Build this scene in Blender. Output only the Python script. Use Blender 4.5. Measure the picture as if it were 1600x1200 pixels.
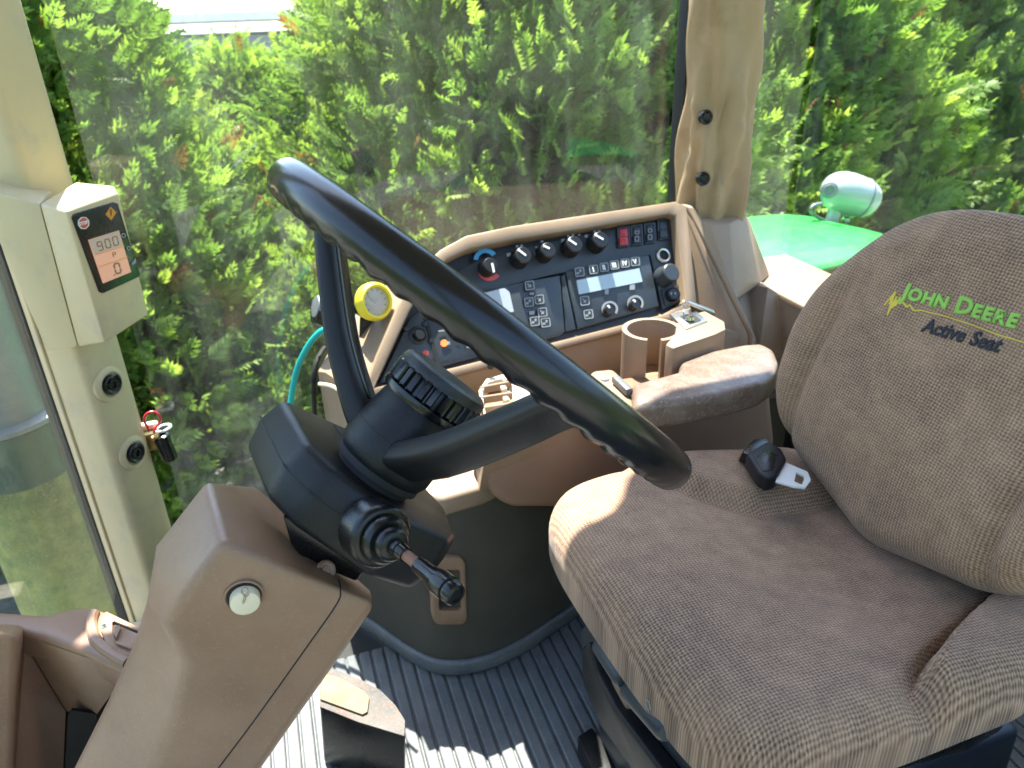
import bpy, bmesh, math, random
import numpy as np
from mathutils import Vector, Matrix
from mathutils.bvhtree import BVHTree

random.seed(7)
RNG = np.random.default_rng(11)
R = math.radians
SC = bpy.context.scene
COL = SC.collection
for o in list(bpy.data.objects):
    bpy.data.objects.remove(o)

# ------------------------------------------------------------------ camera
F_PX = 1186.0
YAW, PITCH, ROLL = R(18.0), R(26.7), R(1.9)
EYE = Vector((0.0, 0.0, 1.05))
_f = Vector((math.sin(YAW) * math.cos(PITCH), math.cos(YAW) * math.cos(PITCH), -math.sin(PITCH)))
_r0 = Vector((math.cos(YAW), -math.sin(YAW), 0))
_u0 = _r0.cross(_f)
CR = _r0 * math.cos(ROLL) - _u0 * math.sin(ROLL)
CU = _r0 * math.sin(ROLL) + _u0 * math.cos(ROLL)
CF = _f
cam = bpy.data.cameras.new('camera')
cam.sensor_width = 36.0
cam.lens = 36.0 * F_PX / 1600.0
cam.clip_start, cam.clip_end = 0.02, 500.0
cam.dof.use_dof = True
cam.dof.focus_distance = 0.72
cam.dof.aperture_fstop = 10.0
co = bpy.data.objects.new('camera', cam)
COL.objects.link(co)
co.matrix_world = Matrix(((CR.x, CU.x, -CF.x, EYE.x), (CR.y, CU.y, -CF.y, EYE.y), (CR.z, CU.z, -CF.z, EYE.z), (0, 0, 0, 1)))
SC.camera = co

# ------------------------------------------------------------------ sky, sun, exposure
SUN_AZ, SUN_EL = R(-2.0), R(67.0)          # azimuth measured from +y towards +x
w = bpy.data.worlds.new('World')
SC.world = w
w.use_nodes = True
nt = w.node_tree
nt.nodes.clear()
sk = nt.nodes.new('ShaderNodeTexSky')
sk.sky_type = 'NISHITA'
sk.sun_disc = False
sk.sun_elevation = SUN_EL
sk.sun_rotation = SUN_AZ
bg = nt.nodes.new('ShaderNodeBackground')
bg.inputs['Strength'].default_value = 0.15
wo = nt.nodes.new('ShaderNodeOutputWorld')
nt.links.new(sk.outputs[0], bg.inputs[0])
nt.links.new(bg.outputs[0], wo.inputs[0])
sl = bpy.data.lights.new('sun', 'SUN')
sl.energy = 4.6
sl.angle = R(0.53)
sl.color = (1.0, 0.95, 0.86)
so = bpy.data.objects.new('sun', sl)
COL.objects.link(so)
so.location = (4, 4, 8)
SUN_DIR = Vector((math.sin(SUN_AZ) * math.cos(SUN_EL), math.cos(SUN_AZ) * math.cos(SUN_EL), math.sin(SUN_EL)))
so.rotation_euler = (-SUN_DIR).to_track_quat('-Z', 'Y').to_euler()
SC.view_settings.view_transform = 'Standard'
SC.view_settings.look = 'None'
SC.view_settings.gamma = 1.0
SC.view_settings.use_curve_mapping = False
SC.view_settings.exposure = 2.35
SC.render.engine = 'CYCLES'
SC.cycles.max_bounces = 10
SC.cycles.diffuse_bounces = 5
SC.cycles.transparent_max_bounces = 16
SC.cycles.caustics_reflective = False
SC.cycles.caustics_refractive = False
SC.cycles.use_denoising = True


# ------------------------------------------------------------------ helpers
def sstep0(x):
    return x * x * (3 - 2 * x)


def ray(px, py):
    return CF + CR * ((px - 800.0) / F_PX) - CU * ((py - 600.0) / F_PX)


def at(px, py, x=None, y=None, z=None, pl=None, d=None):
    """The point of the cab that is seen at photo position (px, py), on a given world plane."""
    v = ray(px, py)
    if pl is not None:
        s = (pl[0] - EYE).dot(pl[1]) / v.dot(pl[1])
    elif x is not None:
        s = (x - EYE.x) / v.x
    elif y is not None:
        s = (y - EYE.y) / v.y
    elif z is not None:
        s = (z - EYE.z) / v.z
    else:
        s = d
    return EYE + v * s


def tag(o, label=None, cat=None, group=None, kind=None):
    for k, v in (('label', label), ('category', cat), ('group', group), ('kind', kind)):
        if v:
            o[k] = v
    return o


def thing(name, label, cat, loc=(0, 0, 0), group=None):
    o = bpy.data.objects.new(name, None)
    o.empty_display_size = 0.05
    COL.objects.link(o)
    o.location = loc
    return tag(o, label, cat, group)


def put(name, me, mat=None, parent=None):
    o = bpy.data.objects.new(name, me)
    if mat is not None:
        me.materials.append(mat)
    COL.objects.link(o)
    if parent is not None:
        o.parent = parent
        if parent.type == 'EMPTY':
            o.location = -parent.location
    return o


def mk(name, bm, mat=None, parent=None, sharp=35, smooth=True):
    bmesh.ops.recalc_face_normals(bm, faces=bm.faces)
    me = bpy.data.meshes.new(name)
    bm.to_mesh(me)
    bm.free()
    if smooth:
        me.shade_smooth()
        me.set_sharp_from_angle(angle=R(sharp))
    return put(name, me, mat, parent)


def bevel_all(bm, b, seg=2, ang=12):
    if b <= 0:
        return
    bmesh.ops.recalc_face_normals(bm, faces=bm.faces)
    ed = [e for e in bm.edges if len(e.link_faces) == 2 and e.calc_face_angle(0) > R(ang)]
    bmesh.ops.bevel(bm, geom=ed, offset=b, segments=seg, profile=0.5, affect='EDGES', clamp_overlap=True)


def prism(pts, vec, bev=0.0, seg=2, bm=None, taper=0.0):
    """A solid: the outline pts swept along vec, optionally narrowing."""
    own = bm is None
    t = bmesh.new()
    c = sum(pts, Vector()) / len(pts)
    a = [t.verts.new(p) for p in pts]
    b = [t.verts.new(c + (p - c) * (1 - taper) + vec) for p in pts]
    t.faces.new(a)
    t.faces.new(b[::-1])
    n = len(pts)
    for i in range(n):
        t.faces.new((a[i], b[i], b[(i + 1) % n], a[(i + 1) % n]))
    bevel_all(t, bev, seg)
    if own:
        return t
    return join(bm, t)


def join(bm, t):
    me = bpy.data.meshes.new('tmp')
    t.to_mesh(me)
    t.free()
    bm.from_mesh(me)
    bpy.data.meshes.remove(me)
    return bm


def hull(pts, bev=0.0, seg=3):
    t = bmesh.new()
    for p in pts:
        t.verts.new(p)
    r = bmesh.ops.convex_hull(t, input=t.verts)
    junk = list({g for g in list(r['geom_interior']) + list(r['geom_unused']) if isinstance(g, bmesh.types.BMVert) and g.is_valid})
    if junk:
        bmesh.ops.delete(t, geom=junk, context='VERTS')
    bmesh.ops.dissolve_limit(t, angle_limit=R(4), verts=t.verts, edges=t.edges)
    bevel_all(t, bev, seg)
    return t


def box(c, s, bev=0.0, seg=2, ax=None):
    x, y, z = ax or (Vector((1, 0, 0)), Vector((0, 1, 0)), Vector((0, 0, 1)))
    c = Vector(c)
    p = [c - x * s[0] / 2 * a - y * s[1] / 2 * b - z * s[2] / 2 for a, b in ((1, 1), (-1, 1), (-1, -1), (1, -1))]
    return prism(p, z * s[2], bev, seg)


def frame_of(axis, hint=Vector((0, 0, 1))):
    z = axis.normalized()
    x = hint - z * hint.dot(z)
    if x.length < 1e-4:
        x = Vector((1, 0, 0)) - z * z.x
    x.normalize()
    return x, z.cross(x), z


def lathe(prof, org, axis, n=32, ripple=None, hint=Vector((0, 0, 1)), squash=1.0, loop=False):
    """prof: (radius, height) pairs along axis from org."""
    x, y, z = frame_of(Vector(axis), hint)
    t = bmesh.new()
    rings = []
    for r, h in prof:
        if r <= 1e-6:
            rings.append([t.verts.new(org + z * h)])
            continue
        ring = []
        for i in range(n):
            a = 2 * math.pi * i / n
            rr = r * (ripple(a, h) if ripple else 1.0)
            ring.append(t.verts.new(org + x * (rr * math.cos(a)) + y * (rr * squash * math.sin(a)) + z * h))
        rings.append(ring)
    for A, B in zip(rings, rings[1:] + (rings[:1] if loop else [])):
        if len(A) == 1 and len(B) == 1:
            continue
        for i in range(n):
            j = (i + 1) % n
            if len(A) == 1:
                t.faces.new((A[0], B[j], B[i]))
            elif len(B) == 1:
                t.faces.new((A[i], A[j], B[0]))
            else:
                t.faces.new((A[i], A[j], B[j], B[i]))
    if not loop and len(rings[0]) > 1:
        t.faces.new(rings[0][::-1])
    if not loop and len(rings[-1]) > 1:
        t.faces.new(rings[-1])
    return t


def smooth_path(pts, k=6):
    pts = [Vector(p) for p in pts]
    if len(pts) < 3:
        return pts
    out = []
    for i in range(len(pts) - 1):
        p0, p1, p2, p3 = pts[max(i - 1, 0)], pts[i], pts[i + 1], pts[min(i + 2, len(pts) - 1)]
        for j in range(k):
            u = j / k
            out.append(0.5 * ((2 * p1) + (p2 - p0) * u + (2 * p0 - 5 * p1 + 4 * p2 - p3) * u * u + (3 * p1 - p0 - 3 * p2 + p3) * u ** 3))
    out.append(pts[-1])
    return out


def sweep(path, sec, closed=False, hint=Vector((0, 0, 1)), scale=None):
    """sec(i, n) -> list of (a, b) offsets; a along the hint side, b along the binormal."""
    t = bmesh.new()
    n = len(path)
    rings = []
    for i, p in enumerate(path):
        if closed:
            tg = path[(i + 1) % n] - path[i - 1]
        else:
            tg = path[min(i + 1, n - 1)] - path[max(i - 1, 0)]
        x, y, z = frame_of(tg, hint)
        rings.append([t.verts.new(p + x * a + y * b) for a, b in sec(i, n)])
    m = len(rings[0])
    for i in range(n if closed else n - 1):
        A, B = rings[i], rings[(i + 1) % n]
        for k in range(m):
            t.faces.new((A[k], A[(k + 1) % m], B[(k + 1) % m], B[k]))
    if not closed:
        t.faces.new(rings[0][::-1])
        t.faces.new(rings[-1])
    return t


def circ(r, m=12):
    return [(r * math.cos(2 * math.pi * k / m), r * math.sin(2 * math.pi * k / m)) for k in range(m)]


def rrect(a, b, p=4.0, m=20):
    """superellipse section, half sizes a and b"""
    o = []
    for k in range(m):
        t = 2 * math.pi * k / m
        c, s = math.cos(t), math.sin(t)
        o.append((a * math.copysign(abs(c) ** (2 / p), c), b * math.copysign(abs(s) ** (2 / p), s)))
    return o


def tube(pts, r, m=12, closed=False, k=6, hint=Vector((0, 0, 1))):
    return sweep(smooth_path(pts, k) if not closed else pts, lambda i, n: circ(r, m), closed, hint)


def text_bm(body, size, org, xd, yd, off=0.0, ext=0.0004, align='LEFT'):
    cu = bpy.data.curves.new('txt', 'FONT')
    cu.body = body
    cu.size = size
    cu.extrude = ext
    cu.offset = off
    cu.align_x = align
    cu.resolution_u = 3
    ob = bpy.data.objects.new('txt', cu)
    COL.objects.link(ob)
    dg = bpy.context.evaluated_depsgraph_get()
    me = bpy.data.meshes.new_from_object(ob.evaluated_get(dg))
    bpy.data.objects.remove(ob)
    bpy.data.curves.remove(cu)
    t = bmesh.new()
    t.from_mesh(me)
    bpy.data.meshes.remove(me)
    zd = xd.cross(yd)
    wd = max((v.co.x for v in t.verts), default=0)
    for v in t.verts:
        v.co = org + xd * v.co.x + yd * v.co.y + zd * v.co.z
    return t, wd


# ------------------------------------------------------------------ materials
def new_mat(name):
    m = bpy.data.materials.new(name)
    m.use_nodes = True
    t = m.node_tree
    t.nodes.clear()
    out = t.nodes.new('ShaderNodeOutputMaterial')
    return m, t, out


def nd(t, kind, **kw):
    n = t.nodes.new('ShaderNode' + kind)
    for k, v in kw.items():
        if k in n.inputs.keys():
            n.inputs[k].default_value = v
        else:
            setattr(n, k, v)
    return n


def c4(c):
    return (c[0], c[1], c[2], 1.0)


def noise(t, co_, scale, detail=4.0, rough=0.6):
    n = nd(t, 'TexNoise')
    n.inputs['Scale'].default_value = scale
    n.inputs['Detail'].default_value = detail
    n.inputs['Roughness'].default_value = rough
    t.links.new(co_, n.inputs['Vector'])
    return n


def ramp(t, src, lo, hi, a=(0, 0, 0), b=(1, 1, 1)):
    r = nd(t, 'ValToRGB')
    r.color_ramp.elements[0].position = lo
    r.color_ramp.elements[1].position = hi
    r.color_ramp.elements[0].color = c4(a)
    r.color_ramp.elements[1].color = c4(b)
    t.links.new(src, r.inputs[0])
    return r


def mix(t, fac, a, b):
    m = nd(t, 'Mix', data_type='RGBA')
    for sock, v in ((m.inputs[0], fac), (m.inputs[6], a), (m.inputs[7], b)):
        if isinstance(v, (int, float)):
            sock.default_value = v
        elif isinstance(v, tuple):
            sock.default_value = c4(v)
        else:
            t.links.new(v, sock)
    return m.outputs[2]


def plastic(name, col, rough=0.5, grain=0.15, gscale=900, dust=0.0, dustcol=(0.45, 0.42, 0.36), var=0.12, metal=0.0, spec=0.5, stain=None, coat=0.0):
    m, t, out = new_mat(name)
    tc = nd(t, 'TexCoord').outputs['Object']
    b = nd(t, 'BsdfPrincipled')
    big = noise(t, tc, 9.0, 5)
    lo = tuple(c * (1 - var) for c in col)
    hi = tuple(min(1, c * (1 + var)) for c in col)
    base = ramp(t, big.outputs[0], 0.3, 0.7, lo, hi).outputs[0]
    if stain:
        s1 = ramp(t, noise(t, tc, stain[1], 6, 0.7).outputs[0], 0.52, 0.72)
        base = mix(t, s1.outputs[0], base, stain[0])
    rsock = None
    if dust > 0:
        n1 = ramp(t, noise(t, tc, 28.0, 8, 0.72).outputs[0], 0.45, 0.8)
        n2 = ramp(t, noise(t, tc, 260.0, 2, 0.5).outputs[0], 0.55, 0.75)
        ad = nd(t, 'Math', operation='MAXIMUM')
        t.links.new(n1.outputs[0], ad.inputs[0])
        t.links.new(n2.outputs[0], ad.inputs[1])
        mu = nd(t, 'Math', operation='MULTIPLY')
        mu.inputs[1].default_value = dust
        t.links.new(ad.outputs[0], mu.inputs[0])
        base = mix(t, mu.outputs[0], base, dustcol)
    t.links.new(base, b.inputs['Base Color'])
    rr = nd(t, 'MapRange')
    rr.inputs['To Min'].default_value = max(0.03, rough - 0.08)
    rr.inputs['To Max'].default_value = rough + 0.1
    t.links.new(noise(t, tc, 35.0, 6).outputs[0], rr.inputs['Value'])
    t.links.new(rr.outputs[0], b.inputs['Roughness'])
    b.inputs['Metallic'].default_value = metal
    b.inputs['Specular IOR Level'].default_value = spec
    b.inputs['Coat Weight'].default_value = coat
    if grain > 0:
        bp = nd(t, 'Bump')
        bp.inputs['Strength'].default_value = grain
        bp.inputs['Distance'].default_value = 0.0006
        t.links.new(noise(t, tc, gscale, 2, 0.5).outputs[0], bp.inputs['Height'])
        t.links.new(bp.outputs[0], b.inputs['Normal'])
    t.links.new(b.outputs[0], out.inputs[0])
    return m


def emitter(name, col, emit, strength, rough=0.3):
    m, t, out = new_mat(name)
    b = nd(t, 'BsdfPrincipled')
    b.inputs['Base Color'].default_value = c4(col)
    b.inputs['Roughness'].default_value = rough
    b.inputs['Emission Color'].default_value = c4(emit)
    b.inputs['Emission Strength'].default_value = strength
    t.links.new(b.outputs[0], out.inputs[0])
    return m


def weave(name, dark, light, cell=0.0042):
    m, t, out = new_mat(name)
    uv = nd(t, 'TexCoord').outputs['UV']
    warp = noise(t, uv, 6.0, 3)
    wv = nd(t, 'VectorMath', operation='SCALE')
    wv.inputs['Scale'].default_value = 0.004
    t.links.new(warp.outputs['Color'], wv.inputs[0])
    ad = nd(t, 'VectorMath', operation='ADD')
    t.links.new(uv, ad.inputs[0])
    t.links.new(wv.outputs[0], ad.inputs[1])
    w2 = noise(t, uv, 190.0, 2)
    wv2 = nd(t, 'VectorMath', operation='SCALE')
    wv2.inputs['Scale'].default_value = 0.0034
    t.links.new(w2.outputs['Color'], wv2.inputs[0])
    ad2 = nd(t, 'VectorMath', operation='ADD')
    t.links.new(ad.outputs[0], ad2.inputs[0])
    t.links.new(wv2.outputs[0], ad2.inputs[1])
    ad = ad2
    sp = nd(t, 'SeparateXYZ')
    t.links.new(ad.outputs[0], sp.inputs[0])

    def wave(src, k):
        mu = nd(t, 'Math', operation='MULTIPLY')
        mu.inputs[1].default_value = 2 * math.pi / k
        t.links.new(src, mu.inputs[0])
        s = nd(t, 'Math', operation='SINE')
        t.links.new(mu.outputs[0], s.inputs[0])
        return s.outputs[0]
    wx, wy = wave(sp.outputs[0], cell), wave(sp.outputs[1], cell * 0.85)
    pr = nd(t, 'Math', operation='ADD')
    t.links.new(wx, pr.inputs[0])
    t.links.new(wy, pr.inputs[1])
    fuzz = noise(t, uv, 420.0, 3, 0.7)
    pf = nd(t, 'Math', operation='MULTIPLY_ADD')
    pf.inputs[1].default_value = 4.2
    t.links.new(fuzz.outputs[0], pf.inputs[0])
    t.links.new(pr.outputs[0], pf.inputs[2])
    mr = nd(t, 'MapRange')
    mr.inputs['From Min'].default_value = -0.1
    mr.inputs['From Max'].default_value = 4.2
    t.links.new(pf.outputs[0], mr.inputs['Value'])
    col = mix(t, mr.outputs[0], dark, light)
    wear = ramp(t, noise(t, uv, 7.0, 6, 0.65).outputs[0], 0.38, 0.66)
    col = mix(t, wear.outputs[0], col, mix(t, 0.35, col, (light[0] * 1.15, light[1] * 1.1, light[2] * 1.05)))
    mot = ramp(t, noise(t, uv, 38.0, 5, 0.7).outputs[0], 0.35, 0.7, (0.80, 0.79, 0.78), (1.12, 1.10, 1.07))
    mm = nd(t, 'Mix', data_type='RGBA', blend_type='MULTIPLY')
    mm.inputs[0].default_value = 1.0
    t.links.new(col, mm.inputs[6])
    t.links.new(mot.outputs[0], mm.inputs[7])
    col = mm.outputs[2]
    spot = ramp(t, noise(t, uv, 55.0, 2).outputs[0], 0.7, 0.8)
    sm = nd(t, 'Math', operation='MULTIPLY')
    sm.inputs[1].default_value = 0.5
    t.links.new(spot.outputs[0], sm.inputs[0])
    col = mix(t, sm.outputs[0], col, tuple(c * 0.6 for c in dark))
    b = nd(t, 'BsdfPrincipled')
    b.inputs['Roughness'].default_value = 0.9
    b.inputs['Specular IOR Level'].default_value = 0.2
    b.inputs['Sheen Weight'].default_value = 0.12
    b.inputs['Sheen Roughness'].default_value = 0.45
    t.links.new(col, b.inputs['Base Color'])
    bp = nd(t, 'Bump')
    bp.inputs['Strength'].default_value = 0.6
    bp.inputs['Distance'].default_value = 0.0012
    t.links.new(mr.outputs[0], bp.inputs['Height'])
    t.links.new(bp.outputs[0], b.inputs['Normal'])
    t.links.new(b.outputs[0], out.inputs[0])
    return m


def glass_mat(name, tint=(0.96, 0.985, 0.97), dust=0.026, refl=0.034):
    m, t, out = new_mat(name)
    tc = nd(t, 'TexCoord').outputs['Object']
    tr = nd(t, 'BsdfTransparent')
    tr.inputs[0].default_value = c4(tint)
    gl = nd(t, 'BsdfGlossy')
    gl.inputs['Roughness'].default_value = 0.0
    lw = nd(t, 'LayerWeight')
    lw.inputs['Blend'].default_value = 0.5
    pw = nd(t, 'Math', operation='POWER')
    pw.inputs[1].default_value = 4.0
    t.links.new(lw.outputs['Facing'], pw.inputs[0])
    ma = nd(t, 'Math', operation='MULTIPLY_ADD')
    ma.inputs[1].default_value = 0.35
    ma.inputs[2].default_value = refl
    t.links.new(pw.outputs[0], ma.inputs[0])
    m1 = nd(t, 'MixShader')
    t.links.new(ma.outputs[0], m1.inputs[0])
    t.links.new(tr.outputs[0], m1.inputs[1])
    t.links.new(gl.outputs[0], m1.inputs[2])
    df = nd(t, 'BsdfDiffuse')
    df.inputs[0].default_value = (0.7, 0.69, 0.64, 1)
    n1 = ramp(t, noise(t, tc, 5.0, 7, 0.7).outputs[0], 0.35, 0.75)
    vo = nd(t, 'TexVoronoi')
    vo.inputs['Scale'].default_value = 42.0
    vo.inputs['Randomness'].default_value = 1.0
    t.links.new(tc, vo.inputs['Vector'])
    sp = ramp(t, vo.outputs['Distance'], 0.02, 0.09, (1, 1, 1), (0, 0, 0))
    gate = ramp(t, noise(t, tc, 9.0, 3).outputs[0], 0.52, 0.62)
    mp = nd(t, 'Mapping')
    mp.inputs['Scale'].default_value = (26.0, 26.0, 1.6)
    mp.inputs['Rotation'].default_value = (0.0, 0.35, 0.0)
    t.links.new(tc, mp.inputs['Vector'])
    stn = ramp(t, noise(t, mp.outputs[0], 1.0, 6, 0.7).outputs[0], 0.45, 0.8)
    stx = nd(t, 'Math', operation='ADD')
    t.links.new(n1.outputs[0], stx.inputs[0])
    t.links.new(stn.outputs[0], stx.inputs[1])
    n1 = stx
    g2 = nd(t, 'Math', operation='MULTIPLY')
    t.links.new(sp.outputs[0], g2.inputs[0])
    t.links.new(gate.outputs[0], g2.inputs[1])
    g3 = nd(t, 'Math', operation='MULTIPLY')
    g3.inputs[1].default_value = 0.12
    t.links.new(g2.outputs[0], g3.inputs[0])
    g4 = nd(t, 'Math', operation='MULTIPLY_ADD')
    g4.inputs[1].default_value = dust
    t.links.new(n1.outputs[0], g4.inputs[0])
    t.links.new(g3.outputs[0], g4.inputs[2])
    tl_ = nd(t, 'BsdfTranslucent')
    tl_.inputs[0].default_value = (0.72, 0.74, 0.68, 1)
    dm = nd(t, 'MixShader')
    dm.inputs[0].default_value = 0.6
    t.links.new(df.outputs[0], dm.inputs[1])
    t.links.new(tl_.outputs[0], dm.inputs[2])
    df = dm
    m2 = nd(t, 'MixShader')
    t.links.new(g4.outputs[0], m2.inputs[0])
    t.links.new(m1.outputs[0], m2.inputs[1])
    t.links.new(df.outputs[0], m2.inputs[2])
    t.links.new(m2.outputs[0], out.inputs[0])
    return m


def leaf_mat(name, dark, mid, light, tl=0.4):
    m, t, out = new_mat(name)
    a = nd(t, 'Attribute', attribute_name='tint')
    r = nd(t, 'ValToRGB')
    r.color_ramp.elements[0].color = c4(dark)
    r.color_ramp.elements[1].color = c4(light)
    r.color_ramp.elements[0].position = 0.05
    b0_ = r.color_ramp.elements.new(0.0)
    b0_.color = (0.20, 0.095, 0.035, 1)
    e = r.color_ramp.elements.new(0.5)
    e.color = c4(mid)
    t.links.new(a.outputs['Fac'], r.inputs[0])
    oi = nd(t, 'ObjectInfo')
    hs = nd(t, 'HueSaturation')
    mv = nd(t, 'MapRange')
    mv.inputs['To Min'].default_value = 0.72
    mv.inputs['To Max'].default_value = 1.25
    t.links.new(oi.outputs['Random'], mv.inputs['Value'])
    t.links.new(mv.outputs[0], hs.inputs['Value'])
    t.links.new(r.outputs[0], hs.inputs['Color'])
    d = nd(t, 'BsdfPrincipled')
    d.inputs['Roughness'].default_value = 0.5
    d.inputs['Specular IOR Level'].default_value = 0.35
    tr = nd(t, 'BsdfTranslucent')
    t.links.new(hs.outputs[0], d.inputs['Base Color'])
    tm = nd(t, 'Mix', data_type='RGBA', blend_type='MULTIPLY')
    tm.inputs[0].default_value = 1.0
    tm.inputs[7].default_value = (1.35, 1.35, 0.7, 1)
    t.links.new(hs.outputs[0], tm.inputs[6])
    t.links.new(tm.outputs[2], tr.inputs[0])
    ms = nd(t, 'MixShader')
    ms.inputs[0].default_value = tl
    t.links.new(d.outputs[0], ms.inputs[1])
    t.links.new(tr.outputs[0], ms.inputs[2])
    t.links.new(ms.outputs[0], out.inputs[0])
    return m


M = {}
M['tan'] = plastic('tan_plastic', (0.285, 0.195, 0.125), 0.5, 0.25, dust=0.12)
M['brown'] = plastic('brown_plastic', (0.26, 0.15, 0.09), 0.40, 0.5, 700, dust=0.2, dustcol=(0.40, 0.30, 0.22))
M['dkbrown'] = plastic('dark_brown_plastic', (0.26, 0.152, 0.095), 0.46, 0.3, dust=0.08, dustcol=(0.3, 0.25, 0.2))
M['leather'] = plastic('armrest_vinyl', (0.17, 0.11, 0.08), 0.30, 0.3, 500, dust=0.6, dustcol=(0.40, 0.35, 0.30))
M['beige'] = plastic('beige_trim', (0.55, 0.44, 0.25), 0.42, 0.08, dust=0.06, var=0.05, stain=((0.44, 0.37, 0.25), 14))
M['cream'] = plastic('cream_plastic', (0.72, 0.62, 0.44), 0.4, 0.05, var=0.04)
M['cloth'] = plastic('pillar_cloth', (0.40, 0.29, 0.17), 0.85, 0.4, 1500, var=0.1, spec=0.1, stain=((0.30, 0.21, 0.11), 10))
M['black'] = plastic('black_plastic', (0.007, 0.007, 0.0075), 0.27, 0.18, 1100, dust=0.03, dustcol=(0.12, 0.11, 0.10), spec=0.4)
M['matte'] = plastic('black_matte_plastic', (0.009, 0.009, 0.0095), 0.40, 0.5, 900, dust=0.05, dustcol=(0.10, 0.095, 0.085), spec=0.28)
M['gloss'] = plastic('black_rim_rubber', (0.006, 0.0062, 0.0065), 0.22, 0.04, 600, spec=0.45, dust=0.03, dustcol=(0.10, 0.09, 0.07))
M['blackcap'] = plastic('black_grained_plastic', (0.012, 0.013, 0.014), 0.35, 1.0, 700, dust=0.03)
M['seal'] = plastic('black_rubber', (0.008, 0.008, 0.008), 0.7, 0.1)
M['panel'] = plastic('panel_plastic', (0.026, 0.031, 0.037), 0.42, 0.2, 1200, dust=0.10, dustcol=(0.12, 0.12, 0.12))
M['panel2'] = plastic('panel_membrane', (0.034, 0.042, 0.050), 0.36, 0.1, 1200, dust=0.10, dustcol=(0.14, 0.14, 0.14))
M['knob'] = plastic('knob_plastic', (0.012, 0.012, 0.013), 0.35, 0.1)
M['grey'] = plastic('grey_plastic', (0.09, 0.09, 0.095), 0.5, 0.2, dust=0.2)
M['lgrey'] = plastic('light_grey_print', (0.27, 0.28, 0.29), 0.5, 0.0)
M['white'] = plastic('white_print', (0.78, 0.78, 0.76), 0.45, 0.0, var=0.03)
M['silver'] = plastic('brushed_metal', (0.62, 0.62, 0.62), 0.3, 0.05, metal=1.0, var=0.05)
M['chrome'] = plastic('chrome_metal', (0.75, 0.76, 0.78), 0.12, 0.0, metal=1.0, var=0.03)
M['brass'] = plastic('brass_metal', (0.58, 0.42, 0.16), 0.28, 0.1, metal=1.0)
M['rust'] = plastic('rusty_rod', (0.22, 0.10, 0.06), 0.7, 0.5, 500, dust=0.3, dustcol=(0.34, 0.2, 0.13))
M['red'] = plastic('red_plastic', (0.55, 0.03, 0.04), 0.35, 0.05)
M['redprint'] = plastic('red_print', (0.55, 0.07, 0.05), 0.4, 0.0)
M['blueprint'] = plastic('blue_print', (0.06, 0.30, 0.50), 0.4, 0.0)
M['amberprint'] = plastic('amber_print', (0.62, 0.24, 0.02), 0.4, 0.0)
M['yellow'] = plastic('yellow_rubber', (0.75, 0.62, 0.02), 0.45, 0.1, dust=0.12)
M['teal'] = plastic('teal_hose', (0.01, 0.42, 0.40), 0.35, 0.05)
M['green'] = plastic('green_paint', (0.018, 0.30, 0.05), 0.34, 0.02, var=0.06, dust=0.22, dustcol=(0.22, 0.27, 0.17), coat=0.15)
M['lamp'] = plastic('lamp_housing', (0.40, 0.45, 0.43), 0.16, 0.0, var=0.04, coat=0.8)
M['amber'] = plastic('amber_lens', (0.75, 0.25, 0.08), 0.2, 0.0)
M['carpet'] = plastic('dark_carpet', (0.085, 0.075, 0.06), 0.95, 1.0, 700, dust=0.22, dustcol=(0.11, 0.10, 0.08), spec=0.1)
M['mat'] = plastic('rubber_mat', (0.115, 0.122, 0.130), 0.5, 0.5, 300, dust=0.75, dustcol=(0.21, 0.205, 0.185), var=0.25)
M['belt'] = plastic('belt_plastic', (0.010, 0.010, 0.013), 0.5, 0.2, spec=0.3)
M['tongue'] = plastic('buckle_metal', (0.72, 0.73, 0.74), 0.42, 0.05, metal=0.35, var=0.04)
M['lcd'] = plastic('display_glass', (0.40, 0.50, 0.56), 0.25, 0.0, var=0.04)
M['lcdgrey'] = plastic('display_glass_grey', (0.42, 0.46, 0.52), 0.25, 0.0, var=0.04)
M['lcdseg'] = plastic('display_segment', (0.20, 0.13, 0.09), 0.4, 0.0)
M['lcdorange'] = emitter('orange_display', (0.42, 0.31, 0.24), (1.0, 0.32, 0.12), 0.07)
M['lcdpale'] = emitter('pale_display', (0.40, 0.34, 0.28), (1.0, 0.5, 0.3), 0.02)
M['lit'] = emitter('lit_symbol', (0.6, 0.1, 0.03), (1.0, 0.18, 0.04), 0.5)
M['dial'] = plastic('dial_face', (0.62, 0.60, 0.56), 0.4, 0.0, stain=((0.4, 0.38, 0.36), 60))
M['glass'] = glass_mat('window_glass')
M['gaugeglass'] = glass_mat('gauge_glass', (0.98, 0.98, 0.98), 0.02, 0.06)
M['seat'] = weave('seat_weave', (0.072, 0.043, 0.029), (0.45, 0.298, 0.20), 0.0040)
M['head'] = plastic('headliner', (0.42, 0.36, 0.27), 0.9, 0.3)
M['cabout'] = plastic('cab_wall_paint', (0.30, 0.25, 0.17), 0.5, 0.1)
M['moss'] = plastic('mossy_metal', (0.22, 0.25, 0.08), 0.8, 0.5, 160, dust=0.85, dustcol=(0.50, 0.46, 0.14), var=0.5, stain=((0.05, 0.10, 0.035), 18))
M['dkgreen'] = plastic('dark_green_paint', (0.03, 0.07, 0.04), 0.4, 0.1, dust=0.15)
M['steel'] = plastic('weathered_steel', (0.20, 0.22, 0.24), 0.45, 0.1, metal=0.5, dust=0.35)
M['gold'] = plastic('yellow_thread', (0.60, 0.46, 0.05), 0.7, 0.3)
M['lime'] = plastic('green_thread', (0.26, 0.52, 0.08), 0.75, 0.6, 1500)
M['navy'] = plastic('dark_thread', (0.02, 0.023, 0.032), 0.75, 0.6, 1500)
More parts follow.
